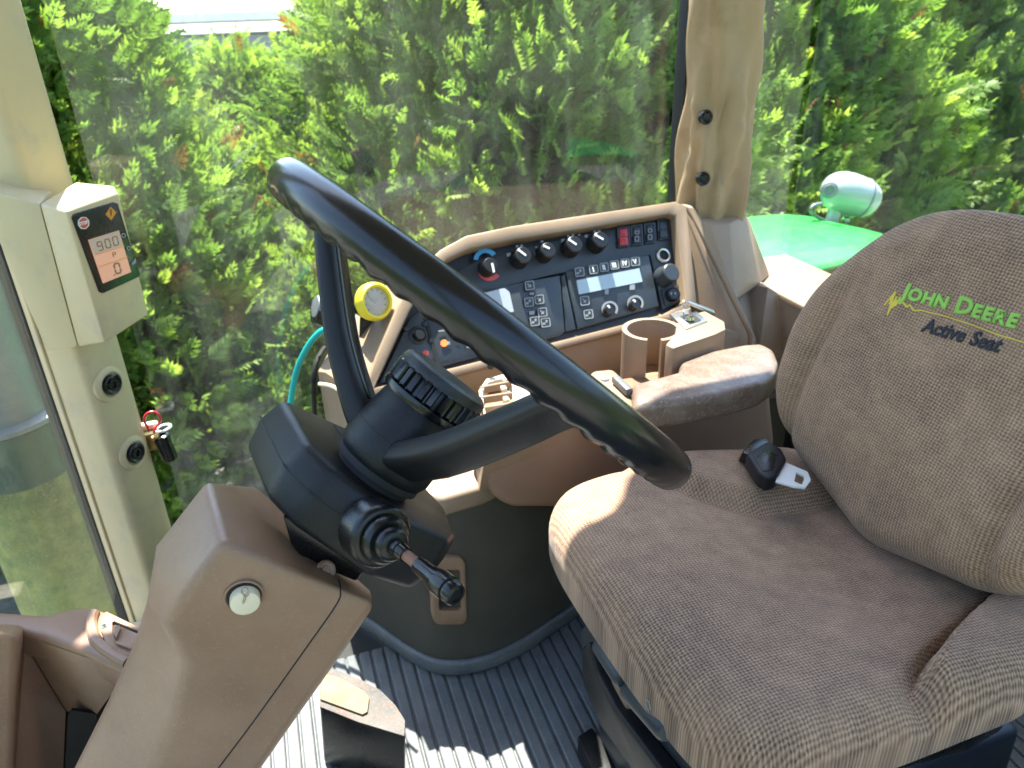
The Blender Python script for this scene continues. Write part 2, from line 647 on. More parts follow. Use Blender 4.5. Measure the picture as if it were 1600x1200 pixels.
M['bark'] = plastic('bark', (0.11, 0.075, 0.05), 0.9, 1.0, 60, var=0.4)
M['leaf'] = leaf_mat('evergreen_leaf', (0.045, 0.105, 0.030), (0.17, 0.285, 0.06), (0.36, 0.43, 0.10), 0.55)
M['pedalwear'] = plastic('worn_pedal', (0.07, 0.06, 0.055), 0.6, 1.0, 250, dust=0.7, dustcol=(0.17, 0.12, 0.095), var=0.5, stain=((0.18, 0.07, 0.045), 70))
M['pad'] = plastic('pale_pad', (0.22, 0.175, 0.095), 0.8, 0.8, 500, dust=0.3)
M['bank'] = plastic('added_bank_green', (0.07, 0.10, 0.03), 0.9, 0.0, var=0.35, stain=((0.11, 0.10, 0.05), 3))
M['whitewall'] = plastic('white_render', (0.72, 0.72, 0.70), 0.8, 0.3, 80)
M['sheet'] = plastic('roof_sheet', (0.2, 0.21, 0.22), 0.6, 0.2, 80)


def ground_mat():
    m, t, out = new_mat('gravel_ground')
    tc = nd(t, 'TexCoord').outputs['Object']
    b = nd(t, 'BsdfPrincipled')
    n1 = noise(t, tc, 1.1, 6)
    n2 = noise(t, tc, 38.0, 6, 0.75)
    c1 = ramp(t, n2.outputs[0], 0.3, 0.72, (0.12, 0.115, 0.105), (0.36, 0.35, 0.33)).outputs[0]
    col = mix(t, ramp(t, n1.outputs[0], 0.52, 0.66).outputs[0], c1, (0.10, 0.10, 0.06))
    t.links.new(col, b.inputs['Base Color'])
    b.inputs['Roughness'].default_value = 0.9
    bp = nd(t, 'Bump')
    bp.inputs['Strength'].default_value = 0.8
    bp.inputs['Distance'].default_value = 0.02
    t.links.new(n2.outputs[0], bp.inputs['Height'])
    t.links.new(bp.outputs[0], b.inputs['Normal'])
    t.links.new(b.outputs[0], out.inputs[0])
    return m


M['ground'] = ground_mat()
V = Vector
GZ = -1.35

# ------------------------------------------------------------------ setting: ground, cab shell
g = prism([V((-160, -160, GZ)), V((160, -160, GZ)), V((160, 160, GZ)), V((-160, 160, GZ))], V((0, 0, -0.3)))
tag(mk('ground', g, M['ground'], smooth=False), kind='structure')

SIDE_Y = 1.36
tag(mk('floor', box((0.37, 0.55, -0.035), (1.5, 1.62, 0.05)), M['seal']), kind='structure')
tag(mk('wall_right', box((0.46, 1.375, -0.0), (1.3, 0.05, 0.16), 0.01), M['cabout']), kind='structure')
ROOF_Z = 1.82
tag(mk('roof', prism([V((-0.52, -0.25, ROOF_Z)), V((1.2, -0.25, ROOF_Z)), V((1.2, 1.36, ROOF_Z)), V((1.1, 1.41, ROOF_Z)), V((0.50, 1.41, ROOF_Z)), V((0.40, 1.37, ROOF_Z)), V((0.34, 1.285, ROOF_Z)), V((-0.3, 1.285, ROOF_Z)), V((-0.52, 1.2, ROOF_Z))], V((0, 0, 0.16)), 0.03), M['head']), kind='structure')  # unseen roof; right edge stepped in and out to shape the sun patches
tag(mk('wall_rear', box((1.11, 0.55, 0.22), (0.05, 1.6, 0.56), 0.01), M['cabout']), kind='structure')


def pane(name, pts, vec):
    return tag(mk(name, prism(pts, vec), M['glass'], smooth=False), kind='structure')


pane('window_right', [V((-0.24, SIDE_Y, 0.06)), V((0.78, SIDE_Y, 0.06)), V((0.78, SIDE_Y, 1.8)), V((-0.24, SIDE_Y, 1.8))], V((0, 0.005, 0)))
pane('window_rear_right', [V((0.88, SIDE_Y, 0.5)), V((1.08, SIDE_Y, 0.5)), V((1.08, SIDE_Y, 1.8)), V((0.88, SIDE_Y, 1.8))], V((0, 0.005, 0)))
for nm_, lb_, px_ in (('door_pillar', 'beige front pillar on the open door side', -0.34), ('door_pillar', 'beige rear pillar on the open door side', 0.86)):
    q_ = mk(nm_, box((px_, -0.2, 0.87), (0.09, 0.09, 1.9), 0.02, 3), M['beige'])
    tag(q_, kind='structure')
pane('window_rear', [V((1.095, -0.15, 0.5)), V((1.095, SIDE_Y, 0.5)), V((1.095, SIDE_Y, 1.8)), V((1.095, -0.15, 1.8))], V((0.005, 0, 0)))
pane('windshield', [V((-0.37, -0.1, 0.1)), V((-0.37, 1.27, 0.1)), V((-0.37, 1.27, 1.8)), V((-0.37, -0.1, 1.8))], V((-0.005, 0, 0)))

# unseen grassy bank added to cut sky light and bounce green
t = bmesh.new()
rows = []
for i in range(49):
    a = R(160 + 215 * i / 48)
    row = []
    for j in range(9):
        f = j / 8
        rr = 9.0 + 9.0 * f + 0.8 * math.sin(i * 1.7)
        row.append(t.verts.new((rr * math.cos(a) + 1.0, rr * math.sin(a) + 0.0, GZ - 0.05 + 6.2 * sstep0(f) + 0.5 * f * math.sin(i * 2.3 + j))))
    rows.append(row)
for A, B in zip(rows, rows[1:]):
    for j in range(8):
        t.faces.new((A[j], A[j + 1], B[j + 1], B[j]))
tag(mk('sky_block_bank', t, M['bank'], sharp=80), kind='structure')

# front corner pillar, beige, two visible faces
PY = 640


def vert_prism(pts, z0, z1, bev=0.0, seg=3):
    return prism([V((p.x, p.y, z0)) for p in pts], V((0, 0, z1 - z0)), bev, seg)


fp = thing('front_pillar', 'beige front corner pillar carrying two black round plugs', 'pillar', (-0.3, 1.3, 0))
a1 = at(96, PY, y=1.29)
a2 = at(150, PY, y=1.245)
a3 = at(218, PY, y=1.31)
a4 = a3 + V((-0.02, 0.04, 0))
a5 = a1 + V((0.02, 0.05, 0))
mk('pillar_body', vert_prism([a1, a2, a3, a4, a5], -0.1, 1.85, 0.014, 5), M['beige'], fp)
s1 = at(88, PY, y=1.30)
s2 = at(97, PY, y=1.285)
mk('edge_trim', vert_prism([s1, s2, s2 + V((0.02, 0.03, 0)), s1 + V((0.0, 0.04, 0))], -0.1, 1.85, 0.004), M['beige'], fp)
q1 = at(70, PY, y=1.31)
q2 = at(88.5, PY, y=1.297)
mk('window_seal', vert_prism([q1, q2, q2 + V((0.0, 0.03, 0)), q1 + V((0.0, 0.03, 0))], -0.1, 1.85, 0.004), M['seal'], fp)


def plug(px, py, base, nrm, parent, mat_boss, r=0.0175):
    b_ = lathe([(0.0, -0.004), (r * 1.75, -0.004), (r * 1.7, 0.002), (r * 1.35, 0.0055), (r * 1.2, 0.0055), (r * 1.12, 0.003), (0, 0.003)], base, nrm)
    boss = mk('plug_boss', b_, mat_boss, parent)
    p_ = lathe([(0, 0.003), (r, 0.003), (r, 0.009), (r * 0.88, 0.0105), (r * 0.75, 0.009), (r * 0.55, 0.0085), (r * 0.5, 0.0105), (r * 0.35, 0.0105), (r * 0.28, 0.007), (0, 0.007)], base, nrm, hint=V((1, 0, 0.2)))
    mk('plug', p_, M['black'], boss)
    return boss


nf = V((a3.y - a2.y, -(a3.x - a2.x), 0)).normalized()
for (px, py) in ((170, 600), (207, 707)):
    b0 = at(px, py, pl=(a2 * 0.5 + a3 * 0.5, nf)) + nf * 0.001
    plug(px, py, b0, nf, fp, M['beige'])

mk('red_tab', tube([at(1066, 292, y=1.335), at(1064, 303, y=1.33), at(1058, 310, y=1.325)], 0.004, 8), M['red'], fp)
# ---- rear right pillar in pleated cloth
rp = thing('rear_pillar', 'rear pillar wrapped in pleated tan cloth with two dark buttons', 'pillar', (0.83, 1.29, 0.6))
pc = at(1113, 332, y=1.28)
NP, NZ = 96, 60
t = bmesh.new()
rings = []
z0, z1 = 0.60, 1.85
for iz in range(NZ + 1):
    f = iz / NZ
    z = z0 + (z1 - z0) * f
    row = []
    low = max(0, 1 - (z - 0.66) / 0.30)
    for ia in range(NP):
        a = 2 * math.pi * ia / NP
        ax_, ay_ = 0.062, 0.05
        c_, s_ = math.cos(a), math.sin(a)
        e = 2 / 2.6
        x = ax_ * math.copysign(abs(c_) ** e, c_)
        y = ay_ * math.copysign(abs(s_) ** e, s_)
        fold = 0.0035 * math.sin(a * 9 + 5.5 * math.sin(z * 3.2)) * (0.25 + 1.0 * low) + 0.0028 * math.sin(a * 5 + z * 11 + 2 * math.sin(z * 7))
        for (hx, hz) in ((-0.018, 0.857), (-0.018, 0.757)):
            dd = math.hypot(x - hx, z - hz)
            if y < 0:
                th = math.atan2(z - hz, x - hx)
                fold += -0.004 * math.exp(-(dd / 0.018) ** 2) + 0.0022 * math.sin(th * 7) * math.exp(-((dd - 0.03) / 0.03) ** 2)
        k = 1 + 1.7 * fold / 0.05
        row.append(t.verts.new((pc.x + x * k, 1.29 + y * k, z)))
    rings.append(row)
for A, B in zip(rings, rings[1:]):
    for i in range(NP):
        t.faces.new((A[i], A[(i + 1) % NP], B[(i + 1) % NP], B[i]))
t.faces.new(rings[0][::-1])
t.faces.new(rings[-1])
mk('cloth_cover', t, M['cloth'], rp, 80)
k1 = at(1094, 20, y=1.33)
k2 = at(1077, 20, y=1.33)
mk('window_seal', vert_prism([k2, k1, k1 + V((0.02, 0.04, 0)), k2 + V((0, 0.04, 0))], 0.6, 1.85, 0.003), M['seal'], rp)
for (px, py) in ((1102, 183), (1098, 279)):
    b0 = at(px, py, y=1.243)
    r = 0.0125
    mk('button', lathe([(0, -0.004), (r, -0.004), (r * 1.05, 0.004), (r * 0.9, 0.008), (r * 0.6, 0.0065), (r * 0.5, 0.008), (0, 0.0085)], b0, V((-0.25, -1, 0.1)), hint=V((1, 0, 0.2))), M['black'], rp)

# ------------------------------------------------------------------ floor mat with moulded ribs
t = bmesh.new()
pitch = 0.0225
prof = []
x = -0.62
while x < 1.4:
    prof += [(x, 0.0), (x + 0.0015, 0.0045), (x + 0.0035, 0.0055), (x + pitch - 0.0055, 0.0055), (x + pitch - 0.0035, 0.0045), (x + pitch - 0.002, 0.0)]
    x += pitch
ys = [-0.2 + 0.05 * i for i in range(26)]
rows = [[t.verts.new((px_ + 0.0012 * math.sin(y * 7 + px_ * 3), y, pz + 0.004 + 0.0012 * math.sin(px_ * 9 + y * 5))) for px_, pz in prof] for y in ys]
for A, B in zip(rows, rows[1:]):
    for i in range(len(prof) - 1):
        t.faces.new((A[i], A[i + 1], B[i + 1], B[i]))
fm = mk('floor_mat', t, M['mat'], None, 25)
fm.modifiers.new('thick', 'SOLIDIFY').thickness = 0.006
tag(fm, 'blue grey ribbed rubber mat covering the cab floor', 'floor mat')

# kick panel: curved carpeted wall rising from the mat
kp_px = [(470, 900), (540, 955), (590, 990), (640, 1026), (690, 1048), (750, 1043), (810, 1018), (870, 978), (920, 945)]
kp = [at(px, py, z=0.015) for px, py in kp_px]
kp = [V((0.02, 1.25, 0.015))] + kp[1:] + [V((0.62, 1.06, 0.015)), V((0.9, 1.05, 0.015))]
kp2 = smooth_path(kp, 6)
kick = thing('kick_panel', 'dark carpeted kick panel curving under the side console', 'panel', (0.2, 0.97, 0))
t = bmesh.new()
A = [t.verts.new(p) for p in kp2]
B = [t.verts.new(p + V((0, 0.0, 0.35))) for p in kp2]
C_ = [t.verts.new(p + V((0, 0.03, 0.35))) for p in kp2]
D_ = [t.verts.new(p + V((0, 0.03, 0.0))) for p in kp2]
for i in range(len(kp2) - 1):
    for X, Y in ((A, B), (B, C_), (C_, D_), (D_, A)):
        t.faces.new((X[i], Y[i], Y[i + 1], X[i + 1]))
mk('carpet_wall', t, M['carpet'], kick, 60)
mk('base_moulding', sweep([p + V((0, -0.004, 0.014)) for p in kp2], lambda i, n: rrect(0.016, 0.007, 3.0, 12)), M['mat'], kick, 60)


def frame_bm(outer, inner, vec, bev=0.0):
    """ring solid between two outlines with the same number of points"""
    t = bmesh.new()
    n = len(outer)
    o0 = [t.verts.new(p) for p in outer]
    i0 = [t.verts.new(p) for p in inner]
    o1 = [t.verts.new(p + vec) for p in outer]
    i1 = [t.verts.new(p + vec) for p in inner]
    for k in range(n):
        j = (k + 1) % n
        t.faces.new((o0[k], o0[j], i0[j], i0[k]))
        t.faces.new((o1[k], i1[k], i1[j], o1[j]))
        t.faces.new((o0[k], o1[k], o1[j], o0[j]))
        t.faces.new((i0[k], i0[j], i1[j], i1[k]))
    bevel_all(t, bev, 2, 30)
    return t


kpl = (V((0.2, 0.945, 0.1)), V((0.1, 1, 0)).normalized())


def rr_px(x0, y0, x1, y1, r, skew=0.0, n=4):
    """rounded rectangle in photo pixels, optionally skewed"""
    pts = []
    for (cx, cy, a0) in ((x1 - r, y0 + r, -90), (x1 - r, y1 - r, 0), (x0 + r, y1 - r, 90), (x0 + r, y0 + r, 180)):
        for i in range(n + 1):
            a = R(a0 + 90 * i / n)
            x_, y_ = cx + r * math.cos(a), cy + r * math.sin(a)
            pts.append((x_ + skew * (y_ - y0), y_))
    return pts


fo = [at(px, py, pl=kpl) + V((0, -0.012, 0)) for px, py in rr_px(671, 864, 724, 969, 12, 0.03)]
fi = [at(px, py, pl=kpl) + V((0, -0.012, 0)) for px, py in rr_px(682, 884, 716, 947, 5, 0.03)]
fr_ = mk('recess_frame', frame_bm(fo, fi, V((0, 0.02, 0)), 0.002), M['brown'], kick)
fo = [at(px, py, pl=kpl) + V((0, -0.004, 0)) for px, py in rr_px(684, 888, 714, 944, 4, 0.03)]
mk('recess_cup', prism(fo, V((0, 0.006, 0))), M['seal'], fr_)

# pedal on the mat
pd = thing('brake_pedal', 'worn black pedal with a pale pad in the footwell', 'pedal', (0.03, 0.84, 0))
tp = [at(px, py, z=0.13) for px, py in ((500, 1040), (556, 1060), (594, 1080), (618, 1104), (633, 1128), (632, 1152), (560, 1130), (500, 1106))]
mk('pedal_block', prism(tp, V((-0.01, 0.0, -0.118)), 0.004), M['black'], pd)
tp2 = [p + V((0, 0, 0.003)) for p in tp]
mk('tread_plate', prism(tp2, V((0, 0, -0.002)), 0.0), M['pedalwear'], pd)
tq = [at(px, py, z=0.137) for px, py in ((505, 1052), (530, 1058), (570, 1080), (577, 1090), (574, 1112), (566, 1116), (500, 1092))]
mk('pad', prism(tq, V((0, 0, -0.003)), 0.001), M['pad'], pd)

# ------------------------------------------------------------------ side console with instrument panel
con = thing('side_console', 'tan side console with sloping black instrument panel under window', 'console', (0.4, 1.1, 0.2))
PTR = at(1055, 335, y=1.25)
PBR = at(1070, 472, y=1.15)
PBL = at(590, 602, y=1.055)
PN = (PTR - PBR).cross(PBL - PBR).normalized()
if PN.dot(EYE - PBR) < 0:
    PN = -PN
PU = (PBR - PBL).normalized()
PV = PN.cross(PU)


def pp(px, py, off=0.0):
    return at(px, py, pl=(PBR + PN * off, PN))


def ppoly(pts, off, thick, bev=0.0):
    return prism([pp(px, py, off) for px, py in pts], PN * -thick, bev)


loop_in = [(585, 606), (608, 556), (640, 486), (672, 432), (700, 404), (735, 388), (800, 374), (930, 354), (1046, 334), (1056, 337), (1072, 470), (1040, 490), (900, 526), (690, 579)]
loop_out = [(566, 622), (590, 552), (622, 478), (656, 420), (688, 391), (728, 369), (798, 354), (930, 334), (1056, 315), (1073, 322), (1090, 478), (1052, 500), (902, 537), (692, 592)]
mk('panel_face', ppoly(loop_in, -0.018, 0.02), M['knob'], con)  # set back and near black to paint in the shadow band under the hood
mk('panel_surround', frame_bm([pp(x, y, 0.016) for x, y in loop_out], [pp(x, y, 0.016) for x, y in loop_in], PN * -0.05, 0.003), M['tan'], con)
# hood above and behind the panel
top_edge = [(656, 420), (688, 391), (728, 369), (798, 354), (930, 334), (1056, 315)]
hd = [pp(x, y, 0.010) for x, y in top_edge]
hood = hd + [V((p.x + 0.0, SIDE_Y - 0.012, p.z - 0.012)) for p in reversed(hd)]
t = bmesh.new()
n_ = len(hd)
a_ = [t.verts.new(p) for p in hd]
b_ = [t.verts.new(V((p.x + 0.005, max(SIDE_Y - 0.012, p.y + 0.01), p.z - 0.006 - 0.5 * max(0, SIDE_Y - 0.012 - p.y)))) for p in hd]
c_ = [t.verts.new(v.co + V((0, 0, -0.16))) for v in b_]
for i in range(n_ - 1):
    t.faces.new((a_[i], a_[i + 1], b_[i + 1], b_[i]))
    t.faces.new((b_[i], b_[i + 1], c_[i + 1], c_[i]))
h_ = mk('dash_top', t, M['tan'], con)
h_.modifiers.new('thick', 'SOLIDIFY').thickness = 0.006
# raised instrument sub-panels
mk('control_row', ppoly([(690, 436), (728, 416), (800, 393), (930, 362), (1046, 343), (1068, 470), (1036, 484), (1016, 398), (860, 430), (770, 452), (690, 476)], -0.006, 0.014, 0.0015), M['panel'], con)
mk('switch_module', ppoly([(740, 455), (875, 430), (883, 518), (876, 524), (752, 556), (690, 572), (690, 480)], -0.003, 0.01, 0.002), M['panel2'], con)
mk('radio_module', ppoly([(884, 424), (1014, 398), (1030, 478), (903, 514)], -0.002, 0.01, 0.002), M['panel2'], con)
mk('blank_strip', ppoly([(877, 432), (882, 428), (900, 514), (884, 518)], -0.004, 0.008, 0.001), M['panel2'], con)
mk('warning_module', ppoly([(663, 488), (690, 455), (740, 470), (752, 556), (690, 573), (676, 560)], -0.003, 0.01, 0.002), M['panel2'], con)
mk('end_module', ppoly([(642, 494), (660, 486), (684, 576), (600, 598), (592, 600)], -0.004, 0.01, 0.002), M['panel2'], con)
dg_ = ppoly([(660, 484), (664, 484), (690, 576), (684, 577)], -0.0015, 0.008)
mk('panel_groove', dg_, M['seal'], con)


def knob(px, py, rpx, hgt, point=None, name='knob', mat='knob'):
    c = pp(px, py, hgt)
    r = rpx * (c - EYE).dot(CF) / F_PX
    base = c - PN * (hgt + 0.006)
    k = mk(name, lathe([(r * 1.12, 0), (r * 1.1, hgt * 0.35), (r, hgt * 0.5), (r * 0.97, hgt + 0.004), (r * 0.85, hgt + 0.006), (0, hgt + 0.006)], base, PN, 28), M[mat], con)
    if point:
        (x0, y0), (x1, y1) = point
        A_, B_ = pp(x0, y0, hgt + 0.001), pp(x1, y1, hgt + 0.001)
        d_ = (B_ - A_).normalized()
        s_ = PN.cross(d_) * 0.0018
        mk('pointer', prism([A_ - s_, A_ + s_, B_ + s_, B_ - s_], PN * -0.004, 0.0), M['white'], k)
    return k


def arc_bm(px, py, r0, r1, a0, a1, off, n=16):
    """flat ring sector printed on the panel, angles in degrees clockwise from right in the photo"""
    o, i_ = [], []
    for k in range(n + 1):
        a = R(a0 + (a1 - a0) * k / n)
        o.append(pp(px + r1 * math.cos(a), py + r1 * math.sin(a), off))
        i_.append(pp(px + r0 * math.cos(a), py + r0 * math.sin(a), off))
    t = bmesh.new()
    vo = [t.verts.new(p) for p in o]
    vi = [t.verts.new(p) for p in i_]
    for k in range(n):
        t.faces.new((vo[k], vo[k + 1], vi[k + 1], vi[k]))
    ex = bmesh.ops.extrude_face_region(t, geom=t.faces[:])
    bmesh.ops.translate(t, vec=PN * -0.0008, verts=[v for v in ex['geom'] if isinstance(v, bmesh.types.BMVert)])
    return t


OFF1 = -0.0045
mk('cold_mark', arc_bm(759, 407, 12, 19, 185, 325, OFF1), M['blueprint'], con)
mk('hot_mark', arc_bm(765, 420, 12, 19, 35, 160, OFF1), M['redprint'], con)
knob(767, 413, 12, 0.022, ((769, 411), (772, 425)))
knob(819, 398, 14, 0.02, ((810, 390), (822, 399)))
knob(858, 390, 13, 0.02, ((850, 384), (859, 388)))
knob(899, 381, 14, 0.02, ((889, 374), (901, 382)))
knob(940, 374, 14, 0.02, ((931, 367), (943, 374)))
for (px, py, w_) in ((795, 398, 6), (808, 385, 4), (815, 384, 4), (838, 396, 5), (847, 377, 4), (880, 376, 6), (888, 369, 4), (895, 367, 4), (916, 369, 5), (929, 362, 4), (936, 361, 4), (838, 386, 3), (905, 367, 3)):
    s_ = w_ * 0.5
    mk('mark', ppoly([(px - s_, py - s_ * 0.8), (px + s_, py - s_), (px + s_, py + s_ * 0.8), (px - s_, py + s_)], OFF1, 0.0008), M['lgrey'], con)


def rocker(x0, y0, x1, y1, mat, symbol=True):
    sk_ = 0.06
    fo_ = [(px, py - (px - x0) * 0.13) for px, py in rr_px(x0 - 3, y0 - 3, x1 + 3, y1 + 3, 2, sk_, 2)]
    fi_ = [(px, py - (px - x0) * 0.13) for px, py in rr_px(x0, y0, x1, y1, 1, sk_, 2)]
    f_ = mk('switch_bezel', frame_bm([pp(*q, -0.002) for q in fo_], [pp(*q, -0.002) for q in fi_], PN * -0.008), M['knob'], con)
    ym = (y0 + y1) / 2
    t_ = ppoly([(px, py - (px - x0) * 0.13) for px, py in rr_px(x0 + 0.5, y0 + .5, x1 - .5, ym, 1, sk_, 2)], -0.001, 0.006, 0.0006)
    join(t_, ppoly([(px + sk_ * (ym - y0), py - (px - x0) * 0.13) for px, py in rr_px(x0 + 0.5, ym + .3, x1 - .5, y1 - .5, 1, sk_, 2)], 0.001, 0.006, 0.0006))
    mk('rocker', t_, M[mat], f_)
    if symbol:
        cx = (x0 + x1) / 2 + 0.8
        for (cy, hh) in ((ym - 4, 3), (ym + 6, 4)):
            sg = frame_bm([pp(px, py - (cx - x0) * 0.13, 0.0022) for px, py in rr_px(cx - 3, cy - hh, cx + 3, cy + hh, 1, 0, 1)], [pp(px, py - (cx - x0) * 0.13, 0.0022) for px, py in rr_px(cx - 2, cy - hh + 1, cx + 2, cy + hh - 1, .5, 0, 1)], PN * -0.001)
            mk('symbol', sg, M['lgrey'] if mat != 'red' else M['redprint'], f_)


rocker(967, 358, 981, 384, 'red')
rocker(988, 355, 1001, 381, 'knob')
rocker(1009, 352, 1021, 378, 'knob')
rocker(1030, 346, 1043, 372, 'panel', False)


def key(px, py, glyph=None, s=7.5, sk=0.12):
    o_ = [(x, y - (x - px) * 0.13) for x, y in rr_px(px - s, py - s, px + s, py + s, 2, sk, 2)]
    i_ = [(x, y - (x - px) * 0.13) for x, y in rr_px(px - s + 1.3, py - s + 1.3, px + s - 1.3, py + s - 1.3, 1.4, sk, 2)]
    b = mk('button', ppoly(o_, 0.0005, 0.003), M['panel2'], con)
    mk('button_outline', frame_bm([pp(*q, 0.0011) for q in o_], [pp(*q, 0.0011) for q in i_], PN * -0.001), M['lgrey'], b)
    if isinstance(glyph, str):
        xd = (pp(px + 10, py - 1.3, 0.001) - pp(px, py, 0.001)).normalized()
        sz = 10.5 / F_PX * 1.42
        tb, wd = text_bm(glyph, sz, pp(px, py, 0.0012), xd, PN.cross(xd), 0.0004, 0.0003, 'CENTER')
        for v in tb.verts:
            v.co -= PN.cross(xd) * sz * 0.35
        mk('numeral', tb, M['white'], b, smooth=False)
    elif glyph:
        for (dx, dy, w_, h_) in glyph:
            mk('symbol', ppoly([(px + dx - w_, py + dy - h_), (px + dx + w_, py + dy - h_ - w_ * 0.25), (px + dx + w_, py + dy + h_ - w_ * 0.25), (px + dx - w_, py + dy + h_)], 0.0012, 0.0008), M['lgrey'], b)


for i, gl in enumerate(('I', 'II', 'III', 'IV', 'V')):
    key((927, 943.5, 959.5, 976, 992)[i], (421, 417.5, 414, 411, 408.5)[i], gl, 7)
GA = [(-2, 2, 2, 1.5), (2, -2, 1.5, 2)]
GB = [(1, 1, 2, 2), (-2, -2, 1, 1)]
for (px, py, gl) in ((905, 425, GA), (913, 470, GB), (919, 491, GA), (827, 446, GB), (826, 472, GA), (842, 468, GB), (835, 502, GA), (847, 488, GB), (852, 504, GA)):
    key(px, py, gl, 7.2)
for (px, py, w_, h_) in ((831, 459, 3, 1.6), (831, 489, 4, 3), (948, 456, 3, 4), (988, 448, 4, 5)):
    mk('mark', ppoly([(px - w_, py - h_ + w_ * .1), (px + w_, py - h_ - w_ * .1), (px + w_, py + h_ - w_ * .2), (px - w_, py + h_)], 0.0, 0.0008), M['lgrey'], con)
dsp = mk('radio_display', ppoly([(901, 438), (999, 419), (1004, 440), (905, 460)], 0.0005, 0.003), M['lcd'], con)
mk('vehicle_display', ppoly([(740, 462), (788, 450), (796, 456), (803, 487), (745, 500)], 0.0, 0.003), M['lcdgrey'], con)
for (px, py) in ((953, 483), (993, 474)):
    mk('dial_scale', arc_bm(px, py, 9.5, 12.8, 130, 395, 0.0003, 24), M['lgrey'], con)
    knob(px + 1, py + 1, 8, 0.013, ((px - 3, py - 6), (px, py - 2)), 'radio_knob', 'knob')
# socket, big knob, key switch on the right edge
c = pp(1040, 397, 0.004)
mk('socket_ring', lathe([(0.009, 0.0), (0.0135, 0.0), (0.0145, 0.003), (0.0125, 0.006), (0.0098, 0.005), (0.0088, -0.006), (0, -0.006)], c - PN * 0.01, PN), M['silver'], con)
mk('socket_hole', lathe([(0.0087, 0), (0.0087, 0.0035), (0, 0.0035)], c - PN * 0.012, PN), M['seal'], con)
knob(1050, 425, 15, 0.026, None, 'round_knob', 'panel2')
mk('key_plate', ppoly([(1034, 452), (1062, 444), (1067, 470), (1040, 478)], -0.002, 0.01, 0.002), M['panel'], con)
c = pp(1052, 460, 0.006)
ks = mk('key_switch', lathe([(0.0125, -0.01), (0.0125, 0.004), (0.011, 0.006), (0.0095, 0.004), (0, 0.004)], c, PN), M['knob'], con)
for dx in (-3, 3):
    mk('slot', ppoly([(1052 + dx - 1.2, 457), (1052 + dx + 1.2, 456.6), (1052 + dx + 1, 460), (1052 + dx - 1, 460.5)], 0.0115, 0.001), M['lgrey'], ks)
# warning lamps and stud at the front end
for (px, py, r_, m_) in ((686, 499, 3.2, 'lit'), (694, 536, 5.5, 'lit'), (725, 530, 3.0, 'lit'), (665, 552, 5, 'redprint')):
    mk('warning_lamp', arc_bm(px, py, 0.01, r_, 0, 360, 0.0), M[m_], con)
for (px, py, w_, h_) in ((690, 517, 5, 1.2), (709, 516, 1.5, 2), (714, 530, 4, .8), (735, 542, 6, 1.5), (701, 536, 2, 2.5)):
    mk('mark', ppoly([(px - w_, py - h_ + w_ * .1), (px + w_, py - h_ - w_ * .15), (px + w_, py + h_ - w_ * .15), (px - w_, py + h_)], 0.0, 0.0008), M['lgrey'], con)
knob(657, 523, 8, 0.012, None, 'push_stud', 'knob')
mk('stud_ring', lathe([(0.010, 0), (0.015, 0), (0.0152, 0.004), (0.012, 0.006), (0.010, 0.005)], pp(653, 524, -0.006), PN, loop=True), M['knob'], con)
for (px, py, r_) in ((663, 506, 4), (673, 533, 4), (634, 514, 4)):
    mk('small_plug', lathe([(r_ * 0.0011, 0), (r_ * 0.0010, 0.003), (0, 0.004)], pp(px, py, -0.004), PN, 14), M['knob'], con)

# right cheek of the console, pillar foot and rear shelf
T1 = at(1066, 318, y=1.262)
T2 = at(1170, 524, y=1.09)
C1 = at(1058, 334, y=1.27)
C2 = at(1074, 484, y=1.17)
C3 = at(1080, 560, y=1.12)
T3 = at(1168, 560, y=1.08)
mk('cheek', prism([C1, T1, at(1085, 345, y=1.235), at(1103, 388, y=1.20), at(1132, 448, y=1.15), T2, T3, C3, C2], V((0.02, 0.03, -0.005)), 0.004), M['tan'], con)
E1 = at(1084, 322, y=1.245)
E2 = at(1183, 532, y=1.075)
E3 = at(1180, 566, y=1.07)
mk('cheek_flank', prism([T1, E1, at(1102, 350, y=1.22), E2, E3, T3, T2, at(1132, 448, y=1.15), at(1103, 388, y=1.2)], V((0.015, 0.04, -0.01)), 0.006, 3), M['tan'], con)
# body below the panel
b1 = [at(692, 588, pl=(PBR, PN)), at(902, 533, pl=(PBR, PN)), at(1060, 492, pl=(PBR, PN)), at(1165, 522, y=1.10)]
b0 = [V((p.x, p.y + (0.06 if i == 0 else -0.01), 0.38)) for i, p in enumerate(b1)]
mk('console_front', prism([PBL + V((-0.01, 0, -0.004)), *b1, *reversed(b0), V((PBL.x - 0.02, PBL.y + 0.10, 0.38))], V((-0.02, 0.08, 0)), 0.004), M['tan'], con)
# front end of the console: sloping top and end face
L0 = [pp(x, y, -0.002) for x, y in ((656, 422), (622, 480), (592, 552), (568, 620))]
e_pts = [at(612, 437, y=1.27), at(566, 478, y=1.25), at(528, 522, y=1.22), at(496, 580, y=1.13), at(508, 582, y=1.11), at(547, 608, y=1.07)]
t = bmesh.new()
lv = [t.verts.new(p) for p in L0]
ev = [t.verts.new(p) for p in e_pts]
for f_ in ((lv[0], ev[0], ev[1], lv[1]), (lv[1], ev[1], ev[2], lv[2]), (lv[2], ev[2], ev[4], ev[5]), (ev[2], ev[3], ev[4]), (lv[2], ev[5], lv[3])):
    t.faces.new(f_)
bt = []
for v in (ev[0], ev[1], ev[2], ev[3], ev[4], ev[5], lv[3]):
    bt.append(t.verts.new(V((v.co.x, v.co.y, 0.36))))
ord_ = [ev[0], ev[1], ev[2], ev[3], ev[4], ev[5], lv[3]]
for i in range(6):
    t.faces.new((ord_[i], ord_[i + 1], bt[i + 1], bt[i]))
bevel_all(t, 0.003, 2, 25)
